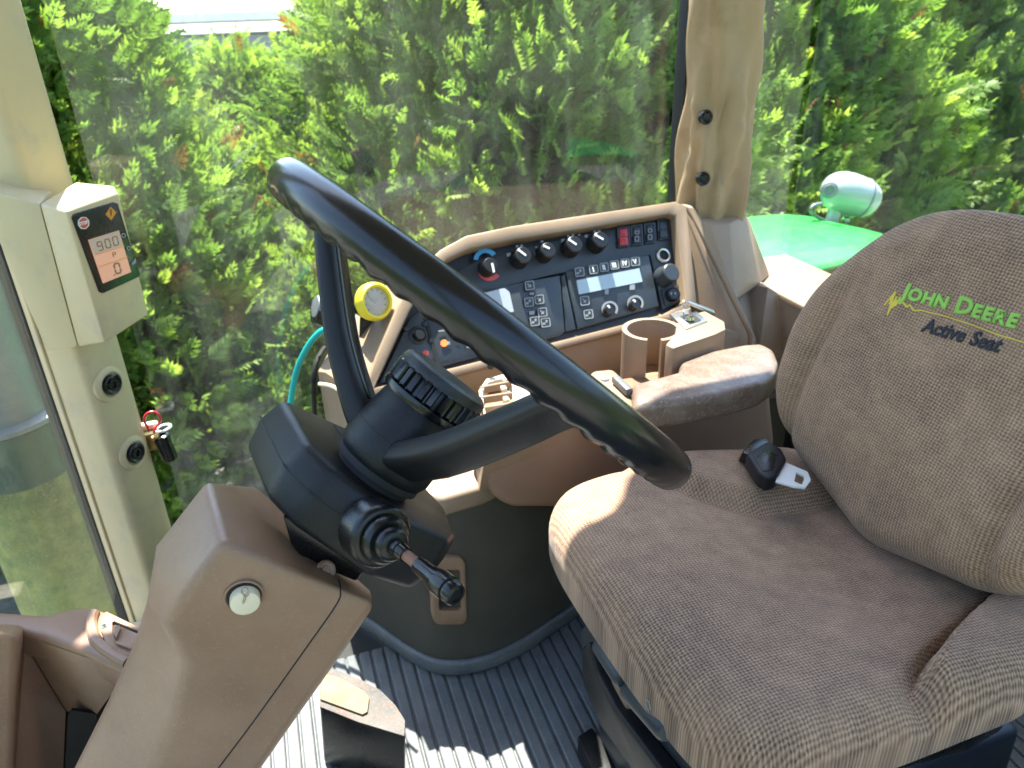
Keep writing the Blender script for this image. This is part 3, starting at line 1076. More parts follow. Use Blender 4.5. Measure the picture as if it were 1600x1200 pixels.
mk('console_nose', t, M['tan'], con, 30)
tr_ = tube([at(499, 600, y=1.10), at(520, 604, y=1.075), at(548, 622, y=1.035)], 0.0032, 8)
mk('grab_wire', tr_, M['cream'], con)
mk('edge_seal', tube([at(492, 650, y=1.15), at(493, 570, y=1.145), at(527, 520, y=1.235), at(545, 498, y=1.25)], 0.004, 8), M['seal'], con)
c = pp(765, 572, -0.0)
mk('screw', lathe([(0.005, -0.004), (0.005, 0.0045), (0, 0.005)], at(766, 572, y=1.0), V((-.2, -1, .3)), 14), M['knob'], con)

# air vent with slats
vz = 0.54
vent = thing('air_vent', 'small tan louvred air vent with slats behind steering wheel', 'vent', (0.27, 0.98, vz))
vo_ = [at(px, py, z=vz) for px, py in ((748, 610), (760, 592), (800, 581), (838, 578), (850, 640), (760, 662))]
vi_ = [at(px, py, z=vz) for px, py in ((753, 611), (763, 597), (797, 587), (799, 588), (803, 640), (760, 655))]
mk('vent_frame', frame_bm(vo_, vi_, V((0, 0, -0.018)), 0.001), M['cream'], vent)
mk('vent_well', prism([p + V((0, 0, -0.02)) for p in vo_], V((0, 0, -0.01))), M['dkbrown'], vent)
for (xa, ya, xb, yb) in ((750, 610, 800, 600), (748, 626, 800, 618), (752, 642, 803, 634)):
    A_, B_ = at(xa, ya, z=vz - 0.004), at(xb, yb, z=vz - 0.004)
    mk('slat', box((A_ + B_) / 2, ((B_ - A_).length, 0.004, 0.012), 0.001, 1, frame_of((V((0, 0, 1))), (B_ - A_))), M['tan'], vent)
for (px, py) in ((789, 594), (787, 608), (791, 625)):
    mk('slat_tab', box(at(px, py, z=vz + 0.0), (0.008, 0.012, 0.008), 0.002), M['cream'], vent)
mk('base_block', prism([V((p.x, p.y, vz - 0.03)) for p in vo_], V((0, 0.06, -0.12))), M['tan'], vent)

# lower ledge in the sun with a grey inset
LZ = 0.39
lg = [at(px, py, z=LZ) for px, py in ((618, 770), (650, 768), (690, 780), (752, 762), (768, 755))]
lg = [V((0.05, 1.12, LZ))] + lg + [V((0.40, 0.97, LZ)), V((0.40, 1.12, LZ))]
ld = mk('lower_ledge', prism(lg, V((0, 0.0, -0.035)), 0.008, 3), M['tan'], con)
gi = [at(px, py, z=LZ + 0.003) for px, py in ((655, 745), (672, 748), (700, 744), (745, 729), (735, 700), (660, 715))]
mk('ledge_inset', prism(gi, V((0, 0, -0.003))), M['grey'], ld)

# arm console: inner flank, control pod and padded armrest
YF = 0.905
fl = [(752, 690), (880, 645), (985, 634), (1120, 612), (1205, 592), (1215, 700), (1150, 745), (900, 797), (800, 797), (772, 782), (757, 745)]
arm = thing('arm_console', 'brown arm console with padded vinyl armrest beside the seat', 'armrest', (0.5, 0.95, 0.3))
flp = [at(px, py, y=YF) for px, py in fl]
mk('console_flank', prism(flp, V((0, 0.10, 0)), 0.016, 4), M['dkbrown'], arm, 50)
mk('flank_seam', tube([at(1046, 630, y=YF - 0.0005), at(1035, 650, y=YF - 0.0005), at(1012, 680, y=YF - 0.0005), at(992, 700, y=YF - 0.0005)], 0.0007, 6), M['seal'], arm)
AZ = 0.54
ap = [(985, 600), (1060, 580), (1062, 566), (1110, 548), (1160, 538), (1190, 536), (1210, 546), (1218, 566), (1212, 584), (1190, 600), (1140, 614), (1060, 628), (992, 636)]
app_ = [at(px, py, z=AZ) for px, py in ap]
mk('armrest_pad', prism([p + V((0, 0, -0.042)) for p in app_], V((0, 0, 0.044)), 0.012, 6), M['leather'], arm, 60)
cp = [(905, 600), (925, 578), (958, 575), (985, 598), (992, 636), (955, 648), (925, 640)]
mk('control_pod', prism([at(px, py, z=AZ - 0.012) for px, py in cp], V((0, 0, -0.06)), 0.008, 3), M['tan'], arm)
mk('pod_button', lathe([(0.007, -0.004), (0.007, 0.002), (0.005, 0.004), (0, 0.004)], at(945, 593, z=AZ - 0.012), V((0, 0, 1)), 16), M['lgrey'], arm)
mk('pod_hinge', box(at(972, 602, z=AZ - 0.004), (0.012, 0.05, 0.012), 0.003), M['grey'], arm)
mk('pod_strip', prism([at(px, py, z=AZ - 0.010) for px, py in ((800, 586), (832, 600), (826, 615), (796, 605))], V((0, 0, -0.02)), .002), M['lcd'], arm)

# cup holder with ashtray
CZ = 0.565
cup = thing('cup_holder', 'tan open sided cup holder with ashtray in front of panel', 'cup holder', (0.55, 1.05, CZ))
cc = at(1019, 514, z=CZ)
er = at(973, 512, z=CZ)
ro = 0.049
ri = 0.041
ang0 = math.atan2(at(1013, 600, z=CZ).y - cc.y, at(1013, 600, z=CZ).x - cc.x)
ga, gb = at(1012, 540, z=CZ), at(1036, 540, z=CZ)
aA = math.atan2(ga.y - cc.y, ga.x - cc.x)
aB = math.atan2(gb.y - cc.y, gb.x - cc.x)
aA0, aB0 = aB + R(4), aA - R(4)
if aB0 < aA0:
    aB0 += 2 * math.pi
N_ = 40
o_, i_ = [], []
for k in range(N_ + 1):
    a = aA0 + (aB0 - aA0) * k / N_
    o_.append(cc + V((ro * math.cos(a), ro * math.sin(a), 0)))
    i_.append(cc + V((ri * math.cos(a), ri * math.sin(a), 0)))
t = prism(o_ + i_[::-1], V((0, 0, -0.085)), 0.0)
mk('cup_ring', t, M['tan'], cup, 40)
mk('cup_floor', lathe([(ro * .98, 0), (ro * .98, 0.012), (0, 0.012)], cc + V((0, 0, -0.095)), V((0, 0, 1))), M['tan'], cup)
bx = [(1052, 487), (1088, 478), (1132, 502), (1134, 514), (1118, 522), (1052, 544), (1040, 538), (1055, 520), (1058, 500)]
mk('tray_block', prism([at(px, py, z=CZ + .0005) for px, py in bx], V((0, 0, -0.10)), 0.003), M['tan'], cup)
ap_ = [(1046, 490), (1082, 481), (1106, 500), (1072, 513)]
sp_ = mk('ashtray_plate', prism([at(px, py, z=CZ + 0.004) for px, py in ap_], V((0, 0, -0.006)), 0.001), M['silver'], cup)
mk('ashtray_well', prism([at(px, py, z=CZ + 0.0046) for px, py in ((1062, 494), (1080, 489), (1096, 500), (1078, 507))], V((0, 0, -0.001))), M['seal'], sp_)
ll = [at(px, py, y=1.055) for px, py in ((1074, 471), (1118, 488), (1116, 498), (1080, 484))]
mk('ashtray_lid', prism(ll, V((0.004, 0.012, 0)), 0.002), M['silver'], cup)
mk('ashtray_lid_inside', prism([p + V((-0.001, -0.0015, 0)) for p in [at(px, py, y=1.055) for px, py in ((1078, 477), (1114, 491), (1112, 503), (1082, 490))]], V((0, 0.001, 0))), M['black'], cup)
mk('ashtray_clip', tube([at(1070, 500, z=CZ + 0.006), at(1068, 485, y=1.05), at(1070, 472, y=1.05), at(1066, 468, y=1.05)], 0.0015, 6), M['chrome'], cup)
mk('ashtray_rest', lathe([(0.0, 0), (0.007, 0.001), (0.006, 0.006), (0, 0.007)], at(1078, 500, z=CZ + 0.006), V((0, 0, 1)), 14), M['chrome'], cup)

# pillar foot cover and rear shelf
ft = thing('pillar_shroud', 'grey tan moulded foot cover at base of cloth pillar', 'trim', (0.85, 1.25, 0.6))
fpz = [at(1085, 343, y=1.235), at(1110, 352, y=1.215), at(1140, 350, y=1.215), at(1163, 336, y=1.25), at(1170, 340, y=1.28), at(1203, 430, y=1.24), at(1190, 440, y=1.20), at(1165, 440, y=1.16), at(1150, 470, y=1.13)]
mk('foot_body', hull(fpz + [p + V((0.0, 0.07, -0.03)) for p in fpz], 0.005, 3), M['tan'], ft)
sh = [at(px, py, z=0.535) for px, py in ((1168, 441), (1196, 447), (1268, 484), (1300, 500), (1350, 530))]
shb = [V((1.085, 0.95, 0.535)), V((1.085, SIDE_Y - 0.01, 0.535)), V((0.86, SIDE_Y - 0.01, 0.535))]
rs = thing('rear_shelf', 'sunlit tan shelf below rear side window behind the seat', 'shelf', (1.0, 1.2, 0.3))
mk('shelf_top', prism(sh + shb, V((0, 0, -0.02)), 0.004, 3), M['tan'], rs)
fz = [p + V((0, 0.004, -0.016)) for p in sh]
mk('shelf_front', prism(fz + [p + V((0, -0.01, -0.22)) for p in reversed(fz)], V((0.01, 0.03, 0))), M['tan'], rs)
mk('shelf_flank', prism([at(1148, 445, y=1.185), at(1168, 441, z=0.533), at(1200, 450, y=1.16), at(1282, 492, y=1.13), at(1260, 560, y=1.10), at(1183, 562, y=1.10)], V((0.01, 0.05, 0)), 0.003), M['tan'], rs)
mk('shelf_clip', box(at(1278, 476, z=0.545), (0.02, 0.012, 0.014), 0.003), M['teal'], rs)
mk('lower_wall', box((0.98, 1.26, 0.2), (0.2, 0.03, 0.42)), M['seal'], rs)

# ------------------------------------------------------------------ pillar display
disp = thing('pillar_display', 'beige pillar display with orange screen and stop sign symbol', 'display', (-0.3, 1.2, 0.7))
f0, f1, f2, f3 = at(103, 329, y=1.13), at(184, 300, y=1.205), at(232, 492, y=1.205), at(164, 536, y=1.13)
l0, l1 = at(62, 318, y=1.185), at(122, 543, y=1.185)
tb = at(118, 284, y=1.29)
mk('display_case', hull([f0, f1, f2, f3, l0, l1, f1 + V((-0.01, 0.05, 0)), f2 + V((-0.01, 0.05, 0)), tb], 0.004, 3), M['beige'], disp)
w0, w1, w2, w3 = at(-40, 292, y=1.235), at(61.5, 318, y=1.186), at(121.5, 542.5, y=1.186), at(73, 548, y=1.225)
mk('pillar_bracket', hull([w0, w1, w2, w3, w0 + V((0.03, 0.08, 0)), w1 + V((0.0, 0.09, 0)), w2 + V((0, 0.09, 0)), w3 + V((0.03, 0.06, 0))], 0.003, 2), M['beige'], disp)
DN = (f1 - f0).cross(f3 - f0).normalized()
if DN.dot(EYE - f0) < 0:
    DN = -DN


def dp(px, py, off=0.0):
    return at(px, py, pl=(f0 + DN * off, DN))


bz = mk('screen_bezel', prism([dp(x, y, 0.002) for x, y in ((116, 334), (178, 316), (184, 318), (219, 429), (216, 433), (162, 458), (156, 456), (113, 340))], DN * -0.004, 0.0006), M['black'], disp)
mk('screen', prism([dp(x, y, 0.0028) for x, y in ((138, 375), (186, 360), (205, 425), (161, 443))], DN * -0.002), M['lcdorange'], bz)
mk('screen_upper', prism([dp(x, y, 0.0030) for x, y in ((138.3, 375.2), (186, 360.2), (192, 383.5), (148, 398))], DN * -0.0003), M['lcdpale'], bz)
st = [(131 + 9.2 * math.cos(R(22.5 + 45 * k)), 348.5 + 10 * math.sin(R(22.5 + 45 * k))) for k in range(8)]
st2 = [(131 + 8 * math.cos(R(22.5 + 45 * k)), 348.5 + 8.8 * math.sin(R(22.5 + 45 * k))) for k in range(8)]
mk('stop_sign', prism([dp(*q, 0.0026) for q in st2], DN * -0.001), M['redprint'], bz)
mk('stop_border', frame_bm([dp(*q, 0.003) for q in st], [dp(*q, 0.003) for q in st2], DN * -0.001), M['white'], bz)
xd = (dp(187, 360) - dp(138, 375)).normalized()
yd = DN.cross(xd)
ds = (dp(131, 348) - EYE).dot(CF) / F_PX


def dtext(name, body, px, py, hpx, mat, off=0.0002, al='CENTER'):
    tb_, _ = text_bm(body, hpx * ds / 0.72, dp(px, py, 0.0032), xd, yd, off, 0.0002, al)
    mk(name, tb_, M[mat], bz, smooth=False)


dtext('stop_lettering', 'STOP', 131, 351, 5.2, 'white')
mk('caution_diamond', prism([dp(*q, 0.0028) for q in ((173, 323), (182, 332), (174, 344), (165, 335))], DN * -0.001), M['amberprint'], bz)
mk('caution_mark', prism([dp(*q, 0.0032) for q in ((172.5, 327), (174.5, 327), (174.5, 337), (173, 337))], DN * -0.0005), M['knob'], bz)


def seg7(ch, px, py, w_, h_, sx):
    """seven segment digit; (px, py) its lower left corner in the photo"""
    segs = {'9': 'abcdfg', '0': 'abcdef', 'P': 'abefg'}[ch]
    L = {'a': (0, 1, 1, 1), 'g': (0, .5, 1, .5), 'd': (0, 0, 1, 0), 'f': (0, .5, 0, 1), 'e': (0, 0, 0, .5), 'b': (1, .5, 1, 1), 'c': (1, 0, 1, .5)}
    t = bmesh.new()
    for s in segs:
        x0, y0, x1, y1 = L[s]
        q = []
        for (u, v) in ((x0, y0), (x1, y1)):
            X = px + u * w_ - v * h_ * 0.27
            Y = py - v * h_ - u * w_ * 0.30
            q.append(dp(X, Y, 0.0034))
        d_ = (q[1] - q[0]).normalized()
        s_ = DN.cross(d_) * sx
        prism([q[0] - s_ + d_ * sx * .6, q[0] + s_ + d_ * sx * .6, q[1] + s_ - d_ * sx * .6, q[1] - s_ - d_ * sx * .6], DN * -0.0005, bm=t)
    return mk('digit', t, M['lcdseg'], bz, smooth=False)


seg7('9', 155, 392, 7, 13, 0.0008)
seg7('0', 167, 388, 7, 13, 0.0008)
seg7('0', 179, 384, 7, 13, 0.0008)
seg7('P', 178, 402, 4, 7, 0.0005)
seg7('0', 182, 428, 8, 15, 0.0012)
mk('point', prism([dp(*q, 0.0034) for q in ((178, 429), (180, 428.5), (180.5, 430.5), (178.5, 431))], DN * -.0005), M['lcdseg'], bz)
for (x0, y0, x1, y1) in ((149, 398, 194, 384), (154, 417, 201, 401)):
    mk('screen_line', prism([dp(x0, y0, .0032), dp(x1, y1, .0032), dp(x1, y1 + .8, .0032), dp(x0, y0 + .8, .0032)], DN * -.0005), M['amberprint'], bz)
for (px, py, r_) in ((193.5, 368, 3.6), (201.5, 388, 3.4)):
    po = [(px + r_ * math.cos(R(30 * k)), py + r_ * math.sin(R(30 * k))) for k in range(12)]
    pi_ = [(px + (r_ - 1.3) * math.cos(R(30 * k)), py + (r_ - 1.3) * math.sin(R(30 * k))) for k in range(12)]
    mk('symbol', frame_bm([dp(*q, .003) for q in po], [dp(*q, .003) for q in pi_], DN * -.001), M['lgrey'], bz)
mk('symbol', prism([dp(*q, .003) for q in ((206, 411), (212, 405), (213, 411), (207, 414))], DN * -.001), M['lgrey'], bz)

# ------------------------------------------------------------------ small fittings by the window
lk = thing('window_latch', 'black and brass window latch with red pull ring', 'latch', at(245, 690, y=1.33))
mk('latch_barrel', lathe([(0, 0), (0.0125, 0), (0.0135, 0.003), (0.0135, 0.05), (0.009, 0.052), (0.009, 0.04), (0, 0.04)], at(266, 717, y=1.32), V((-0.1, 0.02, 1)), 20), M['black'], lk)
mk('latch_washer', lathe([(0.0095, 0), (0.0145, 0), (0.0145, 0.003), (0.0095, 0.003)], at(256, 670, y=1.32), V((-0.1, 0.02, 1)), 20, loop=True), M['white'], lk)
mk('latch_body', box(at(240, 688, y=1.335), (0.028, 0.02, 0.032), 0.004), M['brass'], lk)
mk('latch_arm', box(at(228, 666, y=1.335), (0.04, 0.014, 0.012), 0.003), M['cream'], lk)
for (px, py) in ((239, 685), (245, 683)):
    mk('latch_bolt', lathe([(0, 0.006), (0.004, 0.004), (0.0055, 0), (0.005, -0.006)], at(px, py, y=1.318), V((-.1, -1, .1)), 12), M['brass'], lk)
mk('latch_pin', tube([at(246, 694, y=1.318), at(256, 712, y=1.318)], 0.003, 8), M['brass'], lk)
ring = [at(238 + 12.5 * math.cos(a), 656 + 12.5 * math.sin(a), y=1.318) for a in [2.2 + k * (2 * math.pi - 1.2) / 14 for k in range(15)]]
mk('pull_ring', tube([at(233, 674, y=1.318)] + ring + [at(240, 676, y=1.318)], 0.0024, 8, k=3, hint=V((0, 1, 0))), M['red'], lk)

gg = thing('pressure_gauge', 'round gauge with yellow rubber bezel on teal hose', 'gauge', at(585, 490, y=1.17))
gc = at(588, 471, y=1.13)
ga_ = (EYE - gc).normalized()
ga_ = (ga_ + V((0.62, -0.1, 0.0))).normalized()
gx, gy, gz = frame_of(ga_)
g_first = len(COL.objects)
mk('gauge_bezel', lathe([(0.027, -0.018), (0.0335, -0.018), (0.035, -0.008), (0.034, 0.0), (0.030, 0.005), (0.026, 0.004), (0.0245, 0.0)], gc, ga_, 36, loop=True), M['yellow'], gg)
mk('gauge_face', lathe([(0.026, -0.006), (0.026, -0.004), (0, -0.004)], gc, ga_, 30), M['dial'], gg)
for k in range(9):
    a = R(-120 + 30 * k)
    p0 = gc + (gx * math.cos(a) + gy * math.sin(a)) * 0.019 - gz * 0.0035
    p1 = gc + (gx * math.cos(a) + gy * math.sin(a)) * 0.023 - gz * 0.0035
    mk('tick', tube([p0, p1], 0.0006, 5), M['knob'], gg)
mk('needle', tube([gc - gz * 0.003 - gx * 0.004, gc - gz * 0.003 + (gx * .8 + gy * .6) * 0.018], 0.0009, 6), M['white'], gg)
mk('gauge_glass', lathe([(0.0255, 0.0), (0.0255, 0.0015), (0, 0.002)], gc, ga_, 30), M['gaugeglass'], gg)
mk('gauge_body', lathe([(0.0, -0.05), (0.02, -0.048), (0.028, -0.04), (0.031, -0.018), (0.031, -0.010)], gc, ga_, 30), M['black'], gg)
for o_g in list(COL.objects)[g_first:]:
    for v_ in o_g.data.vertices:
        v_.co = gc + (v_.co - gc) * 0.88
gs = at(520, 492, y=1.17)
mk('hose_coupling', lathe([(0, -0.03), (0.019, -0.03), (0.021, -0.02), (0.021, 0.02), (0.015, 0.028), (0, 0.028)], gs, V((0.6, 0.1, -0.25)), 24), M['black'], gg)
mk('coupling_cap', lathe([(0, -0.006), (0.017, -0.004), (0.0205, 0.004), (0.0205, 0.014)], gs + V((-0.022, -0.003, 0.018)), V((0.6, 0.1, -0.25)), 24), M['steel'], gg)
mk('gauge_bracket', prism([at(px, py, y=1.16) for px, py in ((562, 494), (600, 500), (590, 528), (560, 540))], V((0.005, 0.012, 0)), 0.002), M['black'], gg)
mk('bracket_bolt', lathe([(0.006, -0.004), (0.006, 0.004), (0.004, 0.006), (0, 0.006)], at(579, 530, y=1.145), V((0, -1, .3)), 6), M['chrome'], gg)
mk('hose', tube([at(518, 512, y=1.19), at(500, 519, y=1.20), at(482, 540, y=1.21), at(466, 572, y=1.22), at(457, 610, y=1.22), at(452, 660, y=1.21), at(455, 720, y=1.2)], 0.0052, 12), M['teal'], gg)

# ------------------------------------------------------------------ steering wheel
DV = ray(757, 512).normalized()
EV = ray(1075, 755) - ray(430, 266)
EV = (EV - DV * EV.dot(DV)).normalized()
NV = DV.cross(EV)
if NV.z < 0:
    NV = -NV
WC = EYE + DV * 0.665


def wl(l, m, k):
    return WC + EV * l + DV * m + NV * k


sw = thing('steering_wheel', 'black three spoke steering wheel with finger grips under its rim', 'steering wheel', wl(0, 0, -0.16))
NR, NT = 448, 24
RR, RT = 0.199, 0.0162
t = bmesh.new()
rings = []
for i in range(NR):
    a = 2 * math.pi * i / NR
    rad = EV * math.cos(a) + DV * math.sin(a)
    row = []
    for k in range(NT):
        p = 2 * math.pi * k / NT
        cr, cn = math.cos(p), math.sin(p)          # outward, along axis
        under = max(0.0, (-cn * 0.8 - cr * 0.6)) ** 1.3
        gr = 1 - 0.20 * min(1, under) * (0.5 + 0.5 * math.cos(a * 56)) + 0.05 * min(1, under)
        row.append(t.verts.new(WC + rad * (RR + RT * gr * cr) + NV * (RT * 1.06 * gr * cn)))
    rings.append(row)
for i in range(NR):
    A, B = rings[i], rings[(i + 1) % NR]
    for k in range(NT):
        t.faces.new((A[k], A[(k + 1) % NT], B[(k + 1) % NT], B[k]))
mk('rim', t, M['gloss'], sw, 70)
for ps in (162, -67, 47):
    ca, sa = math.cos(R(ps)), math.sin(R(ps))

    def sp_pt(r, k):
        return wl(ca * r, sa * r, k)
    path = smooth_path([sp_pt(0.030, -0.132), sp_pt(0.05, -0.122), sp_pt(0.10, -0.088), sp_pt(0.15, -0.043), sp_pt(0.178, -0.016), sp_pt(0.196, -0.003)], 6)

    def sec(i, n):
        f = i / (n - 1)
        wdt = 0.021 * (1 - f) + 0.0150 * f
        th = 0.0135 * (1 - f) + 0.0095 * f
        if f > 0.9:
            wdt *= 1 + (f - 0.9) * 5
        return rrect(th, wdt, 3.6, 24)
    s_ = mk('spoke', sweep(path, sec, False, NV), M['matte'], sw, 50)
    # flush insert line on the upper face of the spoke
    up = [p + NV * 0.0 for p in path[6:-6]]
    ins = []
    for i, p in enumerate(up):
        tg = (path[i + 7] - path[i + 5]).normalized()
        x_, y_, z_ = frame_of(tg, NV)
        f = (i + 6) / (len(path) - 1)
        ins.append(p + x_ * ((0.0135 * (1 - f) + 0.0095 * f) * 0.98))
    mk('spoke_insert', sweep(ins, lambda i, n: rrect(0.0012, 0.0105, 4, 12), False, NV), M['gloss'], s_, 50)
mk('hub', lathe([(0.0, -0.156), (0.036, -0.156), (0.041, -0.151), (0.0445, -0.144), (0.0445, -0.132), (0.0435, -0.122), (0.0425, -0.118), (0.040, -0.100), (0.0385, -0.090), (0.037, -0.084), (0, -0.084)], WC, NV, 48), M['matte'], sw, 50)
mk('hub_seam', lathe([(0.0430, -0.1235), (0.0442, -0.123), (0.0440, -0.1222), (0.0428, -0.1222)], WC, NV, 48, loop=True), M['seal'], sw)
hk = mk('hub_knob', lathe([(0.030, -0.088), (0.0425, -0.088), (0.044, -0.085), (0.044, -0.081), (0.0405, -0.080), (0.0435, -0.0785), (0.0435, -0.064), (0.0425, -0.062), (0, -0.062)], WC, NV, 168,
           ripple=lambda a, h: (1.0 if h < -0.079 or h > -0.0615 else (1.0 if (a * 26 / (2 * math.pi)) % 1 < 0.62 else 0.93))), M['gloss'], sw, 30)
mk('knob_cap', lathe([(0.0425, -0.063), (0.0425, -0.0585), (0.041, -0.0545), (0.0375, -0.052), (0, -0.0505)], WC, NV, 48), M['blackcap'], hk, 30)

# ------------------------------------------------------------------ steering column
sc_ = thing('steering_column', 'steering column with black switch housing and brown shroud', 'steering column', (-0.1, 0.6, 0.4))


def hp(px, py, k):
    return at(px, py, pl=(WC + NV * k, NV))


KT = -0.163
top = [hp(px, py, KT) for px, py in ((440, 621), (552, 672), (662, 757), (698, 795), (714, 834), (704, 846), (640, 816), (522, 733), (480, 692))]
ct = sum(top, V()) / len(top)
mid = [ct + (p - ct) * 1.05 - NV * 0.026 for p in top]
bot = [ct + (p - ct) * (0.97 if i in (3, 4, 5) else 1.0) - NV * (0.056 if i in (3, 4, 5) else 0.058) for i, p in enumerate(top)]
t = bmesh.new()
va, vm, vb = [[t.verts.new(p) for p in L] for L in (top, mid, bot)]
t.faces.new(va)
t.faces.new(vb[::-1])
for A, B in ((va, vm), (vm, vb)):
    for i in range(len(top)):
        t.faces.new((A[i], B[i], B[(i + 1) % len(top)], A[(i + 1) % len(top)]))
bevel_all(t, 0.0075, 4, 25)
hs_ = mk('switch_housing', t, M['matte'], sc_, 40)
mk('housing_seam', tube([ct + (p - ct) * 1.043 - NV * 0.026 for p in top[5:] + top[:1]], 0.0009, 6, k=1), M['seal'], hs_)
mk('housing_seam', tube([hp(522, 664, KT + 0.0002), hp(545, 696, KT + 0.0002), hp(566, 736, KT + 0.0002)], 0.0006, 6), M['seal'], hs_)
for (px, py) in ((578, 731), (584, 744), (590, 748), (604, 750), (608, 758)):
    mk('housing_mark', prism([hp(px - 2.5, py - 1.5, KT + 0.0006), hp(px + 2.5, py - .5, KT + 0.0006), hp(px + 2, py + 1, KT + 0.0006), hp(px - 2, py, KT + 0.0006)], NV * -0.0004), M['lgrey'], hs_)
mk('column_neck', lathe([(0.036, -0.175), (0.036, -0.158), (0.041, -0.157), (0.041, -0.150), (0, -0.150)], WC, NV, 32), M['seal'], sc_)
# rubber boot and lever
B0 = at(592, 836, d=0.600)
B1 = at(722, 930, d=0.535)
LA = (B1 - B0).normalized()
LA = (LA + (EYE - B0).normalized() * 0.35).normalized()
bo = mk('boot', lathe([(0.0255, -0.02), (0.0262, 0.0), (0.0255, 0.005), (0.023, 0.008), (0.0195, 0.0075), (0.0193, 0.006), (0.0198, 0.011), (0.019, 0.015), (0.017, 0.0175), (0.0138, 0.017), (0.0135, 0.0155), (0.0138, 0.021), (0.0130, 0.0245), (0.0105, 0.027), (0.0068, 0.027), (0.0062, 0.034), (0, 0.034)], B0, LA, 40), M['black'], sc_, 60)
P0 = B0 + LA * 0.030
P1 = at(658, 886, d=0.560)
P2 = at(708, 926, d=0.535)
AX = (P2 - P1).normalized()
mk('lever_rod', tube([P0 - AX * 0.01, P0 + (P1 - P0) * 0.5, P1 + AX * 0.004], 0.0043, 14), M['rust'], sc_)
mk('lever_collar', lathe([(0, 0), (0.0062, 0), (0.0066, 0.006), (0.006, 0.014), (0, 0.014)], P0 - AX * 0.004, (P1 - P0), 20), M['gloss'], sc_)
LL = (P2 - P1).length
mk('lever_grip', lathe([(0.0, -0.004), (0.0058, -0.004), (0.0064, 0.0), (0.0066, LL * 0.28), (0.0092, LL * 0.52), (0.0098, LL * 0.58), (0.0098, LL * 0.86), (0.0085, LL * 0.87), (0.0088, LL * 0.9), (0.0088, LL * 1.06), (0.0078, LL * 1.1), (0.0055, LL * 1.11), (0.0052, LL * 1.08), (0, LL * 1.08)], P1, AX, 28), M['gloss'], sc_, 40)
# black bracket between housing and shroud
bk = [at(px, py, y=0.535) for px, py in ((440, 804), (452, 848), (470, 874), (556, 910), (578, 884), (540, 862))]
mk('tilt_bracket', prism(bk, DV * 0.09, 0.003), M['black'], sc_)
# brown shroud
YN = 0.50
SECT = [((322, 748, .60), (346, 846, .50), (588, 942, .50)),
        ((242, 852, .575), (306, 900, .497), (566, 975, .50)),
        ((228, 945, .572), (254, 976, .497), (520, 1042, .50)),
        ((208, 1008, .575), (290, 1036, .517), (480, 1098, .50)),
        ((166, 1100, .578), (272, 1120, .512), (432, 1166, .50)),
        ((108, 1215, .58), (222, 1236, .510), (382, 1238, .50)),
        ((0, 1400, .58), (120, 1420, .510), (262, 1410, .50))]
t = bmesh.new()
rows = []
for (A, B, C) in SECT:
    a_, b_, c_ = at(A[0], A[1], y=A[2]), at(B[0], B[1], y=B[2]), at(C[0], C[1], y=C[2])
    rows.append([t.verts.new(p) for p in (a_, b_, c_, at(C[0] - 4, C[1] - 14, y=0.67), at(A[0] + 8, A[1] + 5, y=0.68) if rows else at(402, 757, y=0.66))])
for A, B in zip(rows, rows[1:]):
    for i in range(5):
        t.faces.new((A[i], A[(i + 1) % 5], B[(i + 1) % 5], B[i]))
t.faces.new(rows[0][::-1])
t.faces.new(rows[-1])
bmesh.ops.recalc_face_normals(t, faces=t.faces)
t.verts.index_update()
ed = [e for e in t.edges if abs(e.verts[0].index - e.verts[1].index) == 5 or max(e.verts[0].index, e.verts[1].index) < 5]
bmesh.ops.bevel(t, geom=ed, offset=0.008, segments=4, profile=0.5, affect='EDGES', clamp_overlap=True)
shr_bvh = BVHTree.FromBMesh(t)
shr = mk('shroud', t, M['brown'], sc_, 60)
def snp(px, py):
    h_ = shr_bvh.ray_cast(EYE, ray(px, py).normalized())[0]
    return h_ if h_ is not None else at(px, py, y=YN)


sq = smooth_path([V((a, b, 0)) for a, b in ((529, 906), (532, 922), (526, 944), (480, 1010), (400, 1122), (330, 1215))], 14)
mk('shroud_seam', tube([snp(q.x, q.y) + V((0, -0.0001, 0)) for q in sq], 0.0007, 6, k=1), M['seal'], shr)
ct2 = snp(381, 930) + V((0, -0.0012, 0))
mk('button_recess', lathe([(0.0128, -0.006), (0.0142, -0.006), (0.0150, 0.0006), (0.0138, 0.0012), (0.0128, 0.0)], ct2, V((0, -1, 0)), 32, loop=True), M['dkbrown'], shr)
mk('recess_well', lathe([(0.0128, 0.0), (0.0128, 0.0004), (0, 0.0004)], ct2, V((0, -1, 0)), 32), M['seal'], shr)
bt_ = mk('cream_button', lathe([(0.0112, 0.0), (0.0113, 0.006), (0.0108, 0.0078), (0.0092, 0.0084), (0, 0.0084)], ct2 + V((0.0006, 0, -0.001)), V((0, -1, 0)), 32), M['cream'], sc_)
sy = ct2.y - 0.0097
mk('button_symbol', tube([at(px, py, y=sy) for px, py in ((379, 942), (382, 930), (377, 926), (379, 919), (385, 918), (388, 924), (384, 930), (384, 936), (380, 944))], 0.0003, 5, k=3), M['tan'], bt_)
mk('button_symbol', tube([at(px, py, y=sy) for px, py in ((378, 921), (381, 930), (386, 932), (390, 926))], 0.0003, 5, k=3), M['tan'], bt_)
cpos = snp(505, 890) + V((0.002, 0.001, -0.002))
mk('shroud_bolt', lathe([(0.008, -0.006), (0.0086, 0.001), (0.0072, 0.003), (0.006, 0.0015), (0.004, 0.001), (0.0035, 0.002), (0, 0.002)], cpos, V((0.35, -0.75, 0.6)), 24), M['brown'], sc_)

